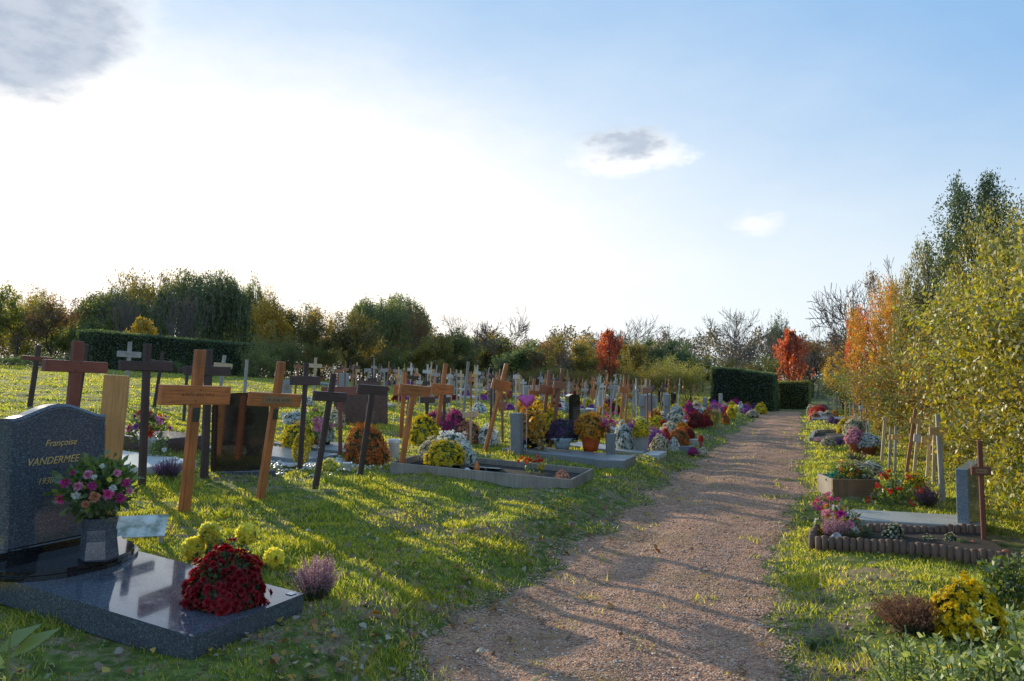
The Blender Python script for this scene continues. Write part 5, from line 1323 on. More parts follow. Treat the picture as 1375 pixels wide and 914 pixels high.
# ornaments
def vase_thing(px, py, w, h, label, mat=WHITESTONE, st='urn'):
    x, y = at(px, py); m = mpp(y); t = thing('stone_vase', label, 'vase', (x, y, gz(x, y))); obj('vase', shared(pot_mesh(st), mat), None, t, scale=(w*m/2, w*m/2, h*m)); return t
vase_thing(911, 569, 12, 10, 'white footed urn in front of the white cushion')
vase_thing(529, 616, 17, 26, 'plain white plastic pot beside the rust-coloured cushion', WPOT, 'round')
vase_thing(467, 632, 12, 11, 'small white pot on the gravel at the foot of the leaning crosses', WPOT, 'round')
vase_thing(380, 568, 7, 14, 'small white ornament vase behind the orange-brown cross', WHITESTONE)
slab('grave_slab', 'grave slab', 'blue-grey slab under the small conifer and mixed flowers', 8.9, 9.8, -8.3, -6.5, .05, BLUESTONE)
slab('grave_slab', 'grave slab', 'grey slab behind the rust-coloured cushion', 10.1, 11.0, -8.0, -6.2, .05, STONE)
slab('grave_slab', 'grave slab', 'pale stone strip beneath the square grey pot', 14.4, 15.3, -4.4, -2.9, .06, PALESTONE)
for k in range(3): slab('stone_tile', 'stone tile', ['uppermost', 'middle', 'lowest'][k]+' of three white tiles beside the square grey pot', 14.55+.32*k-.3, 14.78+.32*k-.3, -2.86, -2.55, .04, WHITESTONE)
slab('grave_slab', 'grave slab', 'grey granite slab carrying the white urn', 18.6, 19.6, -5.4, -3.4, .08, STONE)
slab('grave_slab', 'grave slab', 'white stone slab before the far yellow cushion', 24.2, 25.2, -4.8, -3.2, .08, WHITESTONE)
for px, py, w, h, lab, mt in ((934, 596, 20, 9, 'white stone box near the edge of the path, rear one', PALESTONE), (922, 606, 19, 9, 'grey stone box near the edge of the path, front one', STONE)):
    x, y, z = place(px, py); m = mpp(y); t = thing('stone_box', lab, 'stone box', (x, y, z-.03), RZ); obj('block', box_mesh('block', -w*m*.35, w*m*.35, -w*m/2, w*m/2, 0, h*m, .01), mt, t)
# white gravel bed at the foot of the conifer
def white_bed():
    rng = np.random.default_rng(4); n = 900; x0, y0 = at(420, 622); u0, s0 = us(x0, y0); u = u0+.35*rng.normal(size=n)*.8; s = s0+rng.normal(size=n)*.35
    x, y = xy(u, s); c = np.stack([x, y, ground(x, y)+.012], -1); O = np.array([[1, 0, 0], [0, 1, 0], [-1, 0, 0], [0, -1, 0], [0, 0, .7], [0, 0, -.7]])
    Fo = np.array([[0, 1, 4], [1, 2, 4], [2, 3, 4], [3, 0, 4], [1, 0, 5], [2, 1, 5], [3, 2, 5], [0, 3, 5]]); V = O[None]*(.02+.02*rng.random((n, 1, 1)))*(.7+.6*rng.random((n, 6, 1)))+c[:, None]
    obj('white_pebbles', mesh_np('white_pebbles', V.reshape(-1, 3), (Fo[None]+np.arange(n)[:, None, None]*6).reshape(-1, 3)), WHITESTONE, kind='stuff')
white_bed()

# ================================================================ flowers, left of the path
def conifer(px, py, w, h, label):
    x, y = at(px, py); m = mpp(y); t = thing('dwarf_conifer', label, 'conifer', (x, y, gz(x, y))); rng = np.random.default_rng(9); n = 1700
    k = rng.random(n); th = rng.random(n)*6.28; r = w*m/2*np.sqrt(np.sin(np.clip(k*1.02+.0, 0, 1)*math.pi)*(1-k*.55))*(.75+.3*rng.random(n)); P = np.stack([r*np.cos(th), r*np.sin(th), .03+k*h*m*.95], 1)
    d = np.stack([np.cos(th)*.5, np.sin(th)*.5, np.ones(n)], 1)+rng.normal(size=(n, 3))*.3; lf = leaves(P, .035, .012, dirs=d, rng=rng)
    obj('foliage', mesh_np('foliage', *lf), LM['lime'], t); V, Fc = tubes([(0, 0, 0)], [(0, 0, h*m*.8)], [.012], [.004], 6); obj('trunk', mesh_np('trunk', V, Fc), BARK, t)
conifer(404, 627, 25, 42, 'small yellow-green dwarf conifer behind the slim dark cross')
mum(400, 604, 42, 36, 'yellow', 'yellow-brown chrysanthemum left of the pink lilies', 'black', poth=8)
bouquet(424, 600, 42, 54, ['pink', 'pink', 'white'], 'large pink lilies with white blooms between the dark crosses', 'terracotta', 12, nf=14, fr=.3, leafm='green')
mum(436, 600, 22, 36, 'white', 'white chrysanthemum behind the leaning dark cross', 'black', poth=8)
mum(398, 575, 34, 22, 'white', 'white cushion behind the yellow-brown chrysanthemum', 'black', poth=6)
mum(450, 572, 26, 22, 'cream', 'cream cushion in front of the low red stone pair', poth=0)
mum(484, 567, 20, 14, 'white', 'small off-white cushion beside the rough red stone')
mum(492, 622, 57, 50, 'rust', 'big round rust-orange chrysanthemum ball', lod='mid2', zs=1)
mum(442, 630, 24, 14, 'lemon', 'greenish low plant with pale blooms on the white gravel', lod='far')
mum(570, 597, 42, 37, 'yellow', 'bright yellow chrysanthemum ball behind the thin black cross', lod='mid2')
mum(610, 590, 32, 36, 'magenta', 'magenta-purple chrysanthemum ball left of the tall grey post', lod='mid2')
mum(629, 594, 34, 30, 'peach', 'peach-pink chrysanthemum right of the tall grey post')
mum(655, 596, 32, 24, 'white', 'small white cushion left of the strongly leaning cross', lod='far')
mum(597, 635, 50, 36, 'yellow', 'yellow chrysanthemum at the front of the plank planter', 'grey', lod='mid2', dz=.05, poth=8)
mum(606, 626, 60, 42, 'white', 'wide white chrysanthemum behind the yellow one in the plank planter', lod='mid2', dz=.04)
mum(580, 628, 34, 34, 'cream', 'cream white chrysanthemum at the left of the plank planter', 'white', dz=.04, poth=8)
mum(623, 634, 28, 30, 'white', 'small white chrysanthemum in a white pot at the right of the planter cushions', 'white', dz=.04, poth=8)
def candle_things():
    for px, py, w, h, lab, mt, nm, ct in ((640, 640, 9, 16, 'orange lantern ornament in the plank planter', pbr('orange_glass', (.6, .2, .06), .2, .2, 10, .1), 'grave_lantern', 'lantern'), (652, 640, 6, 9, 'small dark grave candle in the plank planter', GR_DARK, 'grave_candle', 'candle'), (627, 641, 11, 7, 'small white dish in the plank planter', WPOT, 'dish', 'dish')):
        x, y, z = place(px, py, .04); m = mpp(y); t = thing(nm, lab, ct, (x, y, z)); obj('body', shared(lathe('body', [(0, 0), (.8, 0), (1, .2), (.9, .7), (.5, .85), (.5, 1), (0, 1)], 12), mt), None, t, scale=(w*m/2, w*m/2, h*m))
candle_things()
def flag_flower(px, py, w, h, col, label, n=9, dz=.05, leafm='green'):
    x, y = at(px, py); m = mpp(y); t = thing('potted_flower', label, 'flowers', (x, y, gz(x, y)+dz)); rng = np.random.default_rng(int(px)); a = (np.arange(n)/(n-1)-.5)*w*m
    P = np.stack([a, rng.normal(size=n)*.02, h*m*(.8+.12*rng.normal(size=n)-.2*np.arange(n)/n)], 1); V, Fc = tubes(P*[.5, .5, 0], P, np.full(n, .003), np.full(n, .002), 3)
    lf = leaves(P[rng.integers(0, n, 50)]*rng.random((50, 1))+rng.normal(size=(50, 3))*.01, .04, .02, rng=rng); obj('foliage', mesh_np('foliage', *merge([(V, Fc), lf])), LM[leafm], t)
    Q = np.repeat(P, 4, 0)+rng.normal(size=(n*4, 3))*.016; V, Fc = petals(Q, rng.normal(size=Q.shape)+[0, -.6, .6], .026, 2, 6, .6, .2, 1, rng); obj('blooms', mesh_np('blooms', V, Fc), PET[col], t)
flag_flower(713, 641, 30, 24, 'red', 'bright red blooms leaning over the plank planter')
flag_flower(727, 642, 4, 13, 'yellow', 'few yellow leaves below the red blooms in the planter', n=3)
mum(755, 650, 18, 11, 'peach', 'small pink cushion at the path end of the plank planter', lod='far', dz=.06)
# the crowded grey tomb
mum(712, 608, 40, 56, 'orange', 'orange-brown chrysanthemum under the yellow vine', 'black', dz=.08, poth=14)
mum(736, 602, 40, 46, 'yellow', 'yellow-green chrysanthemum right of the yellow vine', 'black', dz=.08, poth=14)
mum(756, 606, 40, 36, 'dusk', 'fading dark purple chrysanthemum cushion on the grey slab', 'silverfoil', dz=.08, poth=10, lod='mid2')
x, y, z = place(755, 612, .09); m = mpp(y); t = thing('foil_parcel', 'crumpled silver foil wrapping on the grey slab', 'foil wrapping', (x, y, z)); me = pot_mesh('foil').copy(); me.name = 'foil'; me.materials.clear(); obj('foil', me, SILFOIL, t, scale=(14*m, 9*m, 12*m))
mum(793, 613, 42, 50, 'orange', 'bright orange chrysanthemum in glossy red wrapping', 'redfoil', dz=.09, poth=20, lod='mid2')
mum(802, 585, 32, 22, 'magenta', 'purple-pink chrysanthemum behind the bright orange one', 'black')
bouquet(818, 616, 22, 54, ['hotpink', 'pink'], 'vivid pink fabric flowers in a grey stone vase', None, 30, dz=.10, nf=18, fr=.35, nl=60)
vase_thing(820, 617, 15, 34, 'tall grey stone vase right of the red wrapping', STONE, 'square')
bouquet(700, 612, 14, 18, ['pink', 'white'], 'little pink and white posy at the left end of the grey slab', None, dz=.08, nf=8, fr=.35, nl=60)
bouquet(729, 611, 12, 14, ['lavender', 'white'], 'small lilac posy below the yellow vine', None, dz=.08, nf=8, fr=.35, nl=60)
def vine():
    x, y = at(722, 612); m = mpp(y); rng = np.random.default_rng(12); t = thing('young_tree', 'slender young tree with bright yellow leaves growing beside the grey slab', 'sapling', (x, y, gz(x, y)))
    V, Fc = tubes([(0, 0, 0), (.01, 0, 30*m), (.0, 0, 55*m)], [(.01, 0, 30*m), (0, 0, 55*m), (.02, 0, 78*m)], [.008, .006, .004], [.006, .004, .002], 5); obj('trunk', mesh_np('trunk', V, Fc), STEM, t)
    n = 120; k = rng.random(n); P = np.stack([rng.normal(size=n)*.07*(1.25-k*.6), rng.normal(size=n)*.06, (6+72*k)*m], 1); V, Fc = leaves(P, .075, .06, rng=rng, up=.1); obj('crown', mesh_np('crown', V, Fc), LM['yellow'], t)
vine()
def heart_pinwheel():
    x, y = at(707, 612); m = mpp(y); t = thing('heart_ornament', 'shiny pink heart on a thin stick among the crosses', 'ornament', (x, y, gz(x, y)), R(8)); H = 72*m
    V, Fc = tubes([(0, 0, 0)], [(0, 0, H)], [.005], [.004], 6); obj('stick', mesh_np('stick', V, Fc), WPOT, t)
    bm = bmesh.new(); P = [(16*math.sin(a)**3, 13*math.cos(a)-5*math.cos(2*a)-2*math.cos(3*a)-math.cos(4*a)) for a in np.linspace(0, 6.2832, 33)[:-1]]; s_ = 11*m/16
    a = [bm.verts.new((p*s_, -.02, q*s_+H)) for p, q in P]; b = [bm.verts.new((p*s_*.8, -.035, q*s_*.8+H)) for p, q in P]; c = [bm.verts.new((p*s_*.8, -.005, q*s_*.8+H)) for p, q in P]
    bm.faces.new(b); bm.faces.new(c[::-1])
    for i in range(32): j = (i+1) % 32; bm.faces.new((a[i], a[j], b[j], b[i])); bm.faces.new((a[j], a[i], c[i], c[j]))
    obj('heart', bm_mesh(bm, 'heart', True), pbr('pink_foil', (.62, .10, .32), .25, .3, 20, .3, metal=.3), t)
heart_pinwheel()
x, y, z = place(694, 612); m = mpp(y); t = thing('headstone', 'narrow grey headstone behind the pink heart', 'headstone', (x, y, z-.03), RZ); obj('stone', box_mesh('stone', -7*m, 7*m, -.09, .09, 0, 58*m, .012), STONE, t)
# bouquets on the lawn side
bouquet(197, 612, 44, 62, ['red', 'purple', 'magenta', 'pink'], 'red and purple bouquet in a white vase left of the large orange-brown cross', 'white', 24, nf=22, fr=.24)
bouquet(214, 622, 26, 34, ['lavender', 'white', 'dusk'], 'faded lilac bouquet at the foot of the red and purple one', None, nf=12, fr=.25)
spikes(224, 643, 42, 30, 'dusk', 'dark low heather mound right of the tall dark cross', n=120)
mum(232, 628, 20, 16, 'white', 'small whitish plant above the dark heather mound', lod='far')
MORE = [
 (838, 606, 26, 34, 'white', 'white and purple edged chrysanthemum left of the square grey pot', None), (847, 596, 22, 26, 'purple', 'purple cushion behind the square grey pot', None),
 (861, 607, 24, 36, 'yellow', 'yellow chrysanthemum in a tall square grey pot', 'grey'), (838, 603, 17, 17, 'lemon', 'pale green-yellow cushion near the square grey pot', None),
 (881, 602, 26, 24, 'purple', 'purple chrysanthemum cushion right of the square grey pot', None), (886, 607, 24, 20, 'cream', 'dry greenish cushion in front of the purple one', None),
 (894, 598, 11, 22, 'red', 'narrow red flowers right of the purple cushion', None), (912, 601, 26, 24, 'rust', 'rusty green cushion in the path-side group', None), (924, 591, 18, 14, 'darkred', 'small dark red cushion above the stone boxes', None),
 (905, 608, 13, 16, 'white', 'small white cushion left of the front stone box', None), (941, 604, 8, 18, 'red', 'little red pot plant at the edge of the path', 'terracotta'), (931, 612, 14, 9, 'magenta', 'tiny magenta flowers at the path edge', None),
 (944, 613, 13, 9, 'cream', 'tiny cream flowers at the path edge', None), (935, 575, 26, 20, 'darkred', 'dark red cushion beside the white urn', None), (950, 574, 14, 13, 'darkred', 'smaller dark red cushion joined to the larger one', None),
 (908, 570, 24, 22, 'white', 'white cushion on the slab behind the urn', None), (926, 564, 16, 22, 'magenta', 'wine-coloured cushion behind the white urn', None), (935, 560, 20, 11, 'white', 'white flat cushion behind the dark red ones', None),
 (981, 563, 13, 15, 'yellow', 'yellow cylinder-shaped cushion in the far path row', None), (975, 570, 11, 13, 'rust', 'rusty small plant next to the upright yellow-green shrub', None), (972, 562, 8, 8, 'darkred', 'tiny dark cushion left of the yellow cylinder', None),
 (1003, 556, 14, 11, 'purple', 'purple cushion in the far path row', None), (1011, 561, 17, 9, 'cream', 'cream-green cushion at the far end of the path row', None), (1019, 556, 12, 12, 'yellow', 'yellow-brown cushion at the far end of the path row', None),
 (1025, 556, 10, 13, 'yellow', 'last yellow cushion where the path meets the hedge', None), (1003, 548, 12, 7, 'rust', 'rust cushion behind the far purple one', None), (1013, 550, 10, 8, 'dusk', 'dark purple cushion behind the far cream one', None),
 (995, 551, 8, 9, 'white', 'small white cushion left of the far purple one', None), (988, 553, 7, 8, 'lemon', 'pale yellow small cushion behind the far white slab', None),
 (822, 556, 22, 14, 'darkred', 'dark red cushion in the middle field with yellow beside it', None), (831, 552, 14, 15, 'yellow', 'yellow-green cushion beside the dark red one in the middle field', None), (812, 556, 14, 12, 'orange', 'orange cushion left of the dark red one in the middle field', None),
 (822, 546, 12, 6, 'purple', 'purple flat cushion behind the dark red one in the middle field', None), (860, 575, 24, 14, 'lemon', 'grey-green low plant in front of the left pale pillar', None)]
for px_, py_, w_, h_, c_, lab, pt in MORE:
    mum(px_, py_, w_, h_, c_, lab, pt, 'mid' if w_ > 16 else 'far', dz=.04, poth=h_*.55 if pt else None)
def small_bush(px, py, w, h, col, label, cat='shrub', name='shrub', kind='shrub', seed=0):
    x, y = at(px, py); m = mpp(y); return plant_at(name, label, cat, x, y, h*m, w*m, kind, col, seed)
small_bush(963, 577, 15, 34, 'lime', 'upright yellow-green shrub in the path row')
small_bush(842, 582, 22, 34, 'tan', 'straggly yellow-red shrub behind the pink fabric flowers')
small_bush(820, 600, 10, 14, 'green', 'little green plant beside the pink fabric flowers')
small_bush(700, 600, 14, 20, 'green', 'green plant left of the orange-brown chrysanthemum')

# ================================================================ rows further off
GC, GF = 'crosses in the far rows', 'flower cushions in the far rows'
def far_rows():
    rr = random.Random(77); k = 0
    woods = ['pale', 'honey', 'orange', 'white', 'grey', 'brown', 'dark', 'dark', 'brown', 'orange', 'dark', 'brown']
    words = {'pale': 'pale raw-wood', 'honey': 'honey-coloured', 'orange': 'orange-brown', 'white': 'whitish', 'grey': 'grey weathered', 'brown': 'brown', 'dark': 'dark'}
    cols = ['yellow', 'white', 'orange', 'rust', 'purple', 'magenta', 'darkred', 'pink', 'cream', 'dusk', 'white', 'yellow']
    rows = [(-5.2, 21, 41, .95, 1.2), (-6.7, 17, 41, .95, 1.2), (-9.6, 15, 41, 1.25, 1.15), (-11.2, 15, 42, 1.25, 1.1), (-14.2, 16.5, 46, 1.45, 1.15), (-15.8, 18, 48, 1.5, 1.1), (-19, 20, 52, 1.7, 1.1), (-20.6, 22, 54, 1.8, 1.1), (-24, 26, 60, 2.2, 1.05), (-27.5, 31, 66, 2.6, 1.1)]
    for ri, (s, u0, u1, du, hm) in enumerate(rows):
        u = u0
        while u < u1:
            u += du*rr.uniform(.68, 1.12); ss = s+rr.uniform(-.15, .15); x, y = xy(u, ss); px = x/y*F+CX
            if px < 445 or (ri < 2 and px < 760): continue
            fside = 1 if ri % 2 == 0 else -1
            if rr.random() < .82:
                wd = rr.choice(woods); H = hm*rr.uniform(.85, 1.2); w = rr.uniform(.035, .07); lean = rr.uniform(-.03, .16)
                up = Vector((lean, rr.uniform(-.03, .03), 1)).normalized(); az = R(20.9)+rr.uniform(-.25, .25); a = Vector((math.sin(az), math.cos(az), 0)); a = (a-up*a.dot(up)).normalized(); f = up.cross(a)
                t = thing('wooden_cross', '%s slim grave cross in the crowded far rows' % words[wd], 'cross', (x, y, gz(x, y)-.1), 0, GC); t.rotation_euler = Matrix((a, f, up)).transposed().to_euler()
                Hb = round(H+.1, 1); obj('upright', shared(board(w, .03, Hb), W[wd]), None, t)
                al = rr.choice([.3, .4, .5, .6]); obj('crossbar', shared(board(.10, .038, al), W[wd]), None, t, (-al/2, 0, Hb*.78), (0, R(90), 0))
            if rr.random() < .9:
                c = rr.choice(cols); u2, s2 = u+rr.uniform(-.3, .3), s+fside*rr.uniform(.5, 1.9); x2, y2 = xy(u2, s2); m = mpp(y2); wpx = rr.uniform(.28, .48)/m
                mum(0, 0, wpx, wpx*rr.uniform(.6, .85), c, {'dusk': 'dark purple', 'darkred': 'dark red', 'rust': 'rust-coloured'}.get(c, c)+' chrysanthemum cushion in the far rows of graves', None, 'far', group=GF, pos=(x2, y2))
            if rr.random() < .10:
                u2, s2 = u+rr.uniform(-.1, .1), s+fside*1.2; x2, y2 = xy(u2, s2)
                t = thing('grave_slab', 'low pale stone slab lying in the far rows of graves', 'grave slab', (x2, y2, gz(x2, y2)), RZ, 'stone slabs in the far rows'); t.rotation_euler = (TILT if u2 < 60 else 0, 0, RZ)
                obj('slab', shared(SLABM, rr.choice([PALESTONE, STONE, WHITESTONE, CONCRETE])), None, t)
            elif rr.random() < .12:
                x2, y2 = xy(u, s+fside*.2); m = mpp(y2); t = thing('headstone', 'small upright stone in the far rows of graves', 'headstone', (x2, y2, gz(x2, y2)-.03), RZ, 'headstones in the far rows'); obj('stone', shared(HSM, rr.choice([BLUESTONE, PALESTONE, GR_DARK])), None, t)
def edge_flowers():
    rr = random.Random(5); cols = ['yellow', 'white', 'orange', 'rust', 'purple', 'magenta', 'red', 'pink', 'cream', 'yellow']
    u = 19.5
    while u < 41:
        u += rr.uniform(.35, .8); s = rr.uniform(-4.3, -3.0); x, y = xy(u, s); w = rr.uniform(.3, .5)/mpp(y); c = rr.choice(cols)
        mum(0, 0, w, w*rr.uniform(.6, .9), c, c+' chrysanthemum cushion in the far rows of graves', None, 'far', group=GF, pos=(x, y))
SLABM = box_mesh('slab', -.42, .42, -.9, .9, -.1, .10, .01); HSM = box_mesh('stone', -.28, .28, -.06, .06, 0, .8, .02)
far_rows(); edge_flowers()

# ================================================================ right of the path
def log_border():
    """half logs stood side by side round a bed"""
    t = thing('log_edging', 'brown half-log edging round the flower bed on the right', 'log edging', (*at(1093, 740), gz(*at(1093, 740))))
    o = Vector(t.location); rng = random.Random(3)
    def run(pa, pb, name, hh):
        a, b = Vector((*pa, 0)), Vector((*pb, 0)); L = (b-a).length; n = int(L/.058); bm = bmesh.new()
        for i in range(n):
            p = a.lerp(b, (i+.5)/n); z = gz(p.x, p.y); r = .029; H = hh*rng.uniform(.92, 1.08)
            M_ = Matrix.Translation((p.x-o.x, p.y-o.y, z-o.z-.05)) @ Matrix.Rotation(rng.uniform(-.04, .04), 4, 'X') @ Matrix.Rotation(rng.uniform(-.04, .04), 4, 'Y')
            r_ = bmesh.ops.create_cone(bm, cap_ends=True, segments=10, radius1=r, radius2=r, depth=H+.05, matrix=M_ @ Matrix.Translation((0, 0, (H+.05)/2)))
            r_ = bmesh.ops.create_icosphere(bm, subdivisions=1, radius=r*.97, matrix=M_ @ Matrix.Translation((0, 0, H+.045)) @ Matrix.Diagonal((1, 1, .55, 1)))
        obj(name, bm_mesh(bm, name, True), LOGM, t)
    f0, f1 = at(1095, 742), at(1372, 768); e0, e1 = at(1165, 719), at(1318, 726)
    run(f0, f1, 'front_logs', .125); run((f0[0]-.02, f0[1]+.05), at(1098, 722), 'side_logs', .13); run(e0, e1, 'rear_logs', .12)
    cs = [f0, f1, e1, at(1112, 712)]; bm = bmesh.new(); bm.faces.new([bm.verts.new((c[0]-o.x, c[1]-o.y, gz(*c)-o.z+.06)) for c in cs]); obj('bed', bm_mesh(bm, 'bed'), SOIL, t)
    us_ = [us(*c) for c in cs]; KEEP_OUT.append((7.9, 8.9, .1, 1.9))
LOGM = wood('log_wood', (.19, .115, .08), .45, .8)
log_border()
slab('grave_slab', 'grave slab', 'flat grey polished slab in front of the blue-grey headstone on the right', 8.78, 9.45, .22, 1.62, .10, PALESTONE, dz=.0)
def right_headstone():
    x, y = at(1304, 712); m = mpp(y); t = thing('headstone', 'blue-grey headstone with slanted top and gold writing before the right hedge', 'headstone', (x, y, gz(x, y)), RZ-R(26))
    H = 84*m; bm = bmesh.new()
    w, d = .24, .115
    add_box(bm, -w, w, -d/2, d/2, -.05, H, .006)
    for v in bm.verts:
        if v.co.z > H-.05: v.co.z += (.045 if v.co.x > 0 else 0)*1.2-.03
    obj('stone', bm_mesh(bm, 'stone'), GR_SLATE, t)
    for i, (tx, sz) in enumerate((('Marcel', .07), ('1931', .055), ('2012', .055))):
        pass
    rg = random.Random(6)
    for i in range(3): obj('lettering', scribble(.22-.03*i, .035, rg), GOLD, t, (-.02, d/2+.002, H*.66-i*.075), (0, 0, 0))
    bm = bmesh.new(); pts = [(0, .06), (.018, .0), (.012, -.025), (-.012, -.025), (-.018, 0)]; v = [bm.verts.new((a, 0, b)) for a, b in pts]; bm.faces.new(v); obj('red_emblem', bm_mesh(bm, 'red_emblem'), PET['red'], t, (-.02, d/2+.002, H*.80))
GR_SLATE = granite('slate_granite', (.20, .24, .28), (.32, .36, .40), .15, 170)
right_headstone()
def wood_box():
    a, b = at(1122, 666), at(1183, 668); x, y = (a[0]+b[0])/2, (a[1]+b[1])/2; w = 62*mpp(y)/2; H = 22*mpp(y)
    t = thing('wooden_planter', 'square brown timber planter box filled with small flowers', 'planter', (x, y+.3, gz(x, y)), R(-4))
    for i, (x0, x1, y0, y1) in enumerate(((-w, w, -.32, -.28), (-w, w, .28, .32), (-w, -w+.04, -.277, .277), (w-.04, w, -.277, .277))): obj('board', box_mesh('board', x0, x1, y0, y1, -.03, H, .005), W['plank'] if i else W['brownplank'], t)
    obj('soil', box_mesh('soil', -w+.041, w-.041, -.276, .276, 0, H-.03, 0), SOIL, t); u, s = us(x, y+.3); KEEP_OUT.append((u-.3, u+.3, s-.3, s+.3))
    return x, y, H
W['brownplank'] = wood('brown_plank', (.26, .15, .08), .35, .7)
bx_, by_, bh_ = wood_box()
bouquet(1152, 656, 36, 22, ['peach', 'orange', 'cream', 'red'], 'orange and cream flowers in the timber planter box', None, nf=26, fr=.2, pos=(bx_-.02, by_+.28), dz=bh_-.05)
bouquet(1133, 656, 16, 16, ['teal'], 'small turquoise posy in the timber planter box', None, nf=26, fr=.3, pos=(bx_-.24, by_+.2), dz=bh_-.03, nl=40)
bouquet(1172, 656, 22, 16, ['cream', 'white'], 'dry cream flowers at the right of the timber planter box', None, nf=18, fr=.2, pos=(bx_+.2, by_+.25), dz=bh_-.05)
mum(1152, 636, 52, 16, 'cream', 'wide grey-green plant bed with pale blooms behind the timber box', lod='mid')
mum(1168, 634, 30, 15, 'white', 'small whitish cushion behind the timber box')
spikes(1150, 617, 34, 14, 'dusk', 'low dark heather in front of the two terracotta pots', n=60)
mum(1149, 609, 27, 32, 'pink', 'pink-tinged chrysanthemum in a terracotta pot', 'terracotta', poth=14)
mum(1167, 610, 30, 27, 'white', 'white chrysanthemum in a terracotta pot, right of the pink one', 'terracotta', poth=11)
mum(1147, 588, 26, 26, 'cream', 'cream chrysanthemum behind the terracotta pots')
mum(1156, 580, 20, 18, 'white', 'white chrysanthemum behind the cream one')
mum(1134, 582, 19, 20, 'yellow', 'golden yellow cushion on the far right-hand grass')
mum(1128, 583, 8, 9, 'yellow', 'tiny yellow cushion left of the golden one', lod='far')
small_bush(1177, 610, 16, 18, 'lime', 'yellowish small plant right of the terracotta pots')
small_bush(1180, 585, 12, 24, 'tan', 'dry brownish plant before the hedge')
mum(1113, 600, 18, 12, 'cream', 'grey-green cushion at the end of the stone kerb'); spikes(1101, 595, 20, 9, 'heather', 'low heather beside the stone kerb', n=60); mum(1125, 598, 16, 9, 'dusk', 'dark low cushion near the stone kerb', lod='far'); mum(1110, 578, 12, 4, 'lemon', 'flat pale yellow patch on the far right-hand grass', lod='far')
c1, c2 = at(1087, 594), at(1140, 591); c3, c4 = at(1138, 580), at(1092, 583)
kerb('low grey concrete kerb on the far right-hand grass', [c1, c2, c3, c4], .12, .08, CONCRETE, fill=SOIL)
for px_, py_, w_, h_, c_, lab in ((1099, 559, 22, 14, 'red', 'red cushion at the far end of the right-hand row'), (1094, 564, 15, 12, 'peach', 'salmon cushion at the path edge, far right row'), (1101, 562, 14, 10, 'white', 'white cushion in front of the far red one'), (1112, 562, 14, 10, 'cream', 'off-white cushion right of the far white one'), (1088, 558, 9, 14, 'cream', 'pale cushion closest to the path in the far right row'), (1121, 562, 10, 12, 'orange', 'orange cushion left of the bluish pillar stone'), (1116, 568, 12, 9, 'lavender', 'lilac cushion in front of the orange one, far right row'), (1123, 569, 8, 7, 'dusk', 'dark cushion beside the lilac one, far right row'), (1106, 552, 12, 8, 'pink', 'pink cushion behind the far red one')):
    mum(px_, py_, w_, h_, c_, lab, None, 'far')
slab('grave_slab', 'grave slab', 'grey slab under the flower cluster at the far right', 31.0, 33.0, .2, 1.4, .10, STONE)
def geranium(px, py, w, h, label):
    x, y = at(px, py); m = mpp(y); t = thing('geranium', label, 'geranium', (x, y, gz(x, y))); rng = np.random.default_rng(2); r, H = w*m/2, h*m; n = 420
    D = dome_pts(n, rng, -.1, .15)*(.5+.5*rng.random((n, 1))); P = D*[r, r, H*.9]+[0, 0, .03]; V, Fc = leaves(P, .05, .042, rng=rng); st = tubes(np.zeros((20, 3)), P[:20], np.full(20, .005), np.full(20, .003), 4)
    obj('foliage', mesh_np('foliage', *merge([(V, Fc), st])), LM['green'], t)
    for i in range(13):
        d = dome_pts(13, rng, .05, .15)[i]; p = d*[r, r, H]+[0, 0, .03]; Q = p+rng.normal(size=(16, 3))*.018; V, Fc = petals(Q, Q-p+[0, 0, .01], .018, 1, 5, .8, .3, .3, rng); obj('flower_head', mesh_np('flower_head', V, Fc), PET['red'], t)
geranium(1203, 677, 62, 46, 'straggling red geranium in front of the row of stakes')
mum(1227, 667, 32, 34, 'yellow', 'yellow chrysanthemum right of the red geranium', lod='mid2')
spikes(1245, 680, 36, 30, 'lavender', 'grey-violet lavender bush beside the red geranium', n=140)
mum(1236, 666, 26, 16, 'lavender', 'grey-blue low cushion behind the lavender', lod='far')
bouquet(1112, 694, 36, 30, ['pink', 'hotpink', 'peach'], 'coral pink artificial flowers at the edge of the bed by the path', None, nf=30, fr=.28, nl=120)
bouquet(1130, 722, 52, 42, ['pink', 'white', 'peach', 'orange', 'yellow', 'magenta'], 'mixed pink, orange and yellow bouquet lying on the log-edged bed', None, nf=34, fr=.24, nl=260)
spikes(1122, 730, 46, 36, 'heather', 'pink heather plant at the front corner of the log-edged bed', n=130)
mum(1100, 730, 14, 14, 'yellow', 'small yellow flowers at the front corner of the log-edged bed', lod='loose')
x, y, z = place(1112, 738, .04); t = thing('paper_cone', 'white paper cone lying at the log edging', 'paper cone', (x, y, z), R(20)); obj('paper', lathe('paper', [(.004, 0), (.05, .13), (.047, .13), (.003, .01)], 14), WPOT, t, (0, 0, .03), (R(70), 0, 0))
small_bush(1150, 728, 44, 26, 'dark', 'dark green spreading plant in the log-edged bed')
mum(1200, 728, 28, 24, 'cream', 'grey-green cabbage-like plant in the log-edged bed, left one', lod='loose'); mum(1247, 733, 20, 15, 'cream', 'pale round cabbage plant in the log-edged bed, middle one', lod='loose')
mum(1276, 735, 20, 18, 'cream', 'pale round cabbage plant in the log-edged bed, right one', lod='loose'); small_bush(1290, 738, 18, 22, 'green', 'fresh green plant beside the right cabbage plant'); mum(1306, 738, 12, 10, 'peach', 'small salmon flower near the red-brown cross', lod='far')
small_bush(1230, 752, 22, 14, 'holly', 'small grey-green weed on the turf before the log edging'); spikes(1112, 655, 14, 10, 'cream', 'tiny pale tuft left of the timber box', n=30)
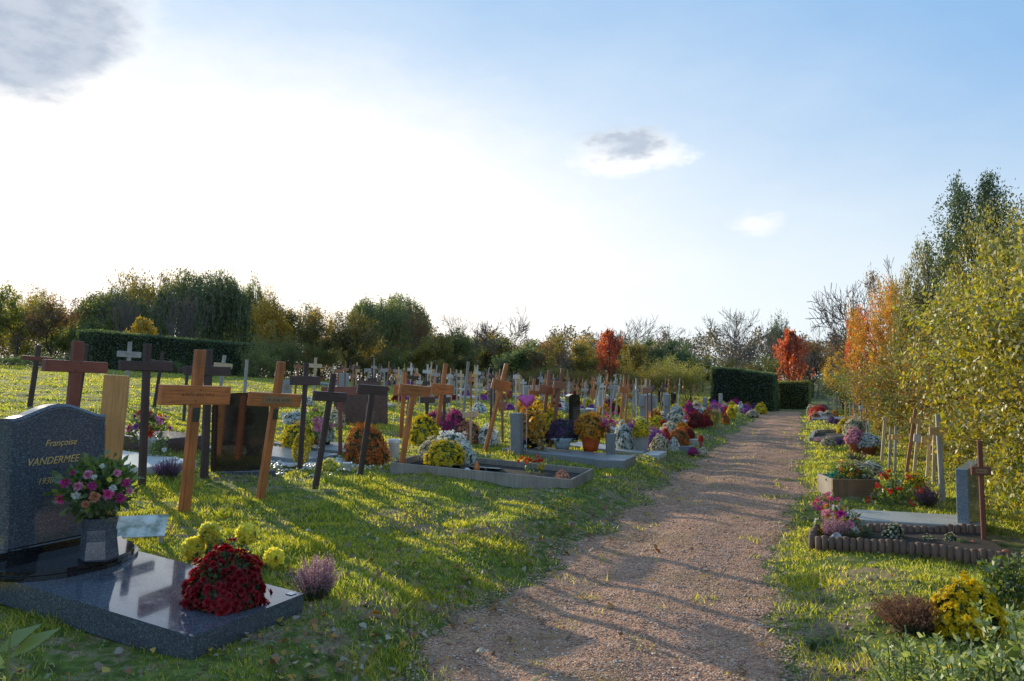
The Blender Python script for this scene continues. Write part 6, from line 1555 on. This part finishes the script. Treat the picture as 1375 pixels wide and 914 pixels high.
# small terracotta figure with two legs at the right end of the edging
x, y, z = place(1352, 765); t = thing('garden_ornament', 'small terracotta forked ornament at the right end of the log edging', 'ornament', (x, y, z)); bm = bmesh.new()
for sx in (-1, 1): bmesh.ops.create_cone(bm, cap_ends=True, segments=8, radius1=.012, radius2=.016, depth=.12, matrix=Matrix.Translation((sx*.025, 0, .06)) @ Matrix.Rotation(sx*.15, 4, 'Y'))
bmesh.ops.create_icosphere(bm, subdivisions=2, radius=.034, matrix=Matrix.Translation((0, 0, .125)) @ Matrix.Diagonal((1, .7, .6, 1))); obj('body', bm_mesh(bm, 'body', True), TERRA, t)

# ---- foreground plants
def leafy(px, py, w, h, label, n, L, Wd, mat, stems=14, name='shrub', Y=None, seed=1, spread=.5, cat='shrub'):
    x, y = at(px, py) if Y is None else atY(px, Y); m = mpp(y); r, H = w*m/2, h*m; rng = np.random.default_rng(seed); t = thing(name, label, cat, (x, y, gz(x, y)-.02))
    th = rng.random(stems)*6.28; k = np.sqrt(rng.random(stems)); b = np.stack([np.cos(th)*k*r*.4, np.sin(th)*k*r*.4, 0*k], 1); tp = np.stack([np.cos(th)*k*r, np.sin(th)*k*r, H*(.62+.4*rng.random(stems))], 1)
    mid = (b+tp)/2+rng.normal(size=b.shape)*.02; V, Fc = tubes(np.concatenate([b, mid]), np.concatenate([mid, tp]), np.full(2*stems, .0045), np.full(2*stems, .003), 5); obj('stem', mesh_np('stem', V, Fc), LM['green'], t)
    q = rng.integers(0, stems, n); f = (.15+.85*rng.random(n)**.8)[:, None]; P = b[q]*(1-f)+tp[q]*f+rng.normal(size=(n, 3))*.006
    a = rng.random(n)*6.28; d = np.stack([np.cos(a), np.sin(a), .35+.5*rng.random(n)], 1); V, Fc = leaves(P, L, Wd, dirs=d, rng=rng); obj('foliage', mesh_np('foliage', V, Fc), LM[mat], t); return t
leafy(0, 0, 700, 290, 'pale green leafy shrub filling the lower right corner', 2300, .045, .020, 'lime', 70, Y=2.75, seed=3) if False else None
for i, (px, Y, w, h, n, lab) in enumerate([(1240, 3.5, 170, 110, 1100, 'low light-green shrub in the right foreground, left one'), (1320, 3.15, 210, 170, 1900, 'light-green shrub in the right foreground corner, middle one'), (1395, 3.3, 170, 205, 1600, 'light-green shrub at the very corner lower right')]):
    leafy(px, 0, w, h, lab, n, .042, .019, 'pgreen', 44, Y=Y, seed=10+i)
leafy(1345, 0, 34, 150, 'upright sprig with large fresh leaves in front of the golden chrysanthemum', 60, .075, .03, 'green', 4, Y=3.3, seed=21)
leafy(1352, 815, 70, 66, 'bright green leafy plant at the right edge behind the golden chrysanthemum', 500, .04, .026, 'green', 20, seed=22)
leafy(2, 0, 95, 360, 'glossy green sprig with broad leaves at the lower left edge', 60, .13, .048, 'green', 5, Y=2.35, seed=27)
leafy(1100, 872, 30, 18, 'small grey-green weed on the soil at the right path edge', 60, .03, .016, 'holly', 8, seed=24)

build_grass(); build_clods(); build_fallen()
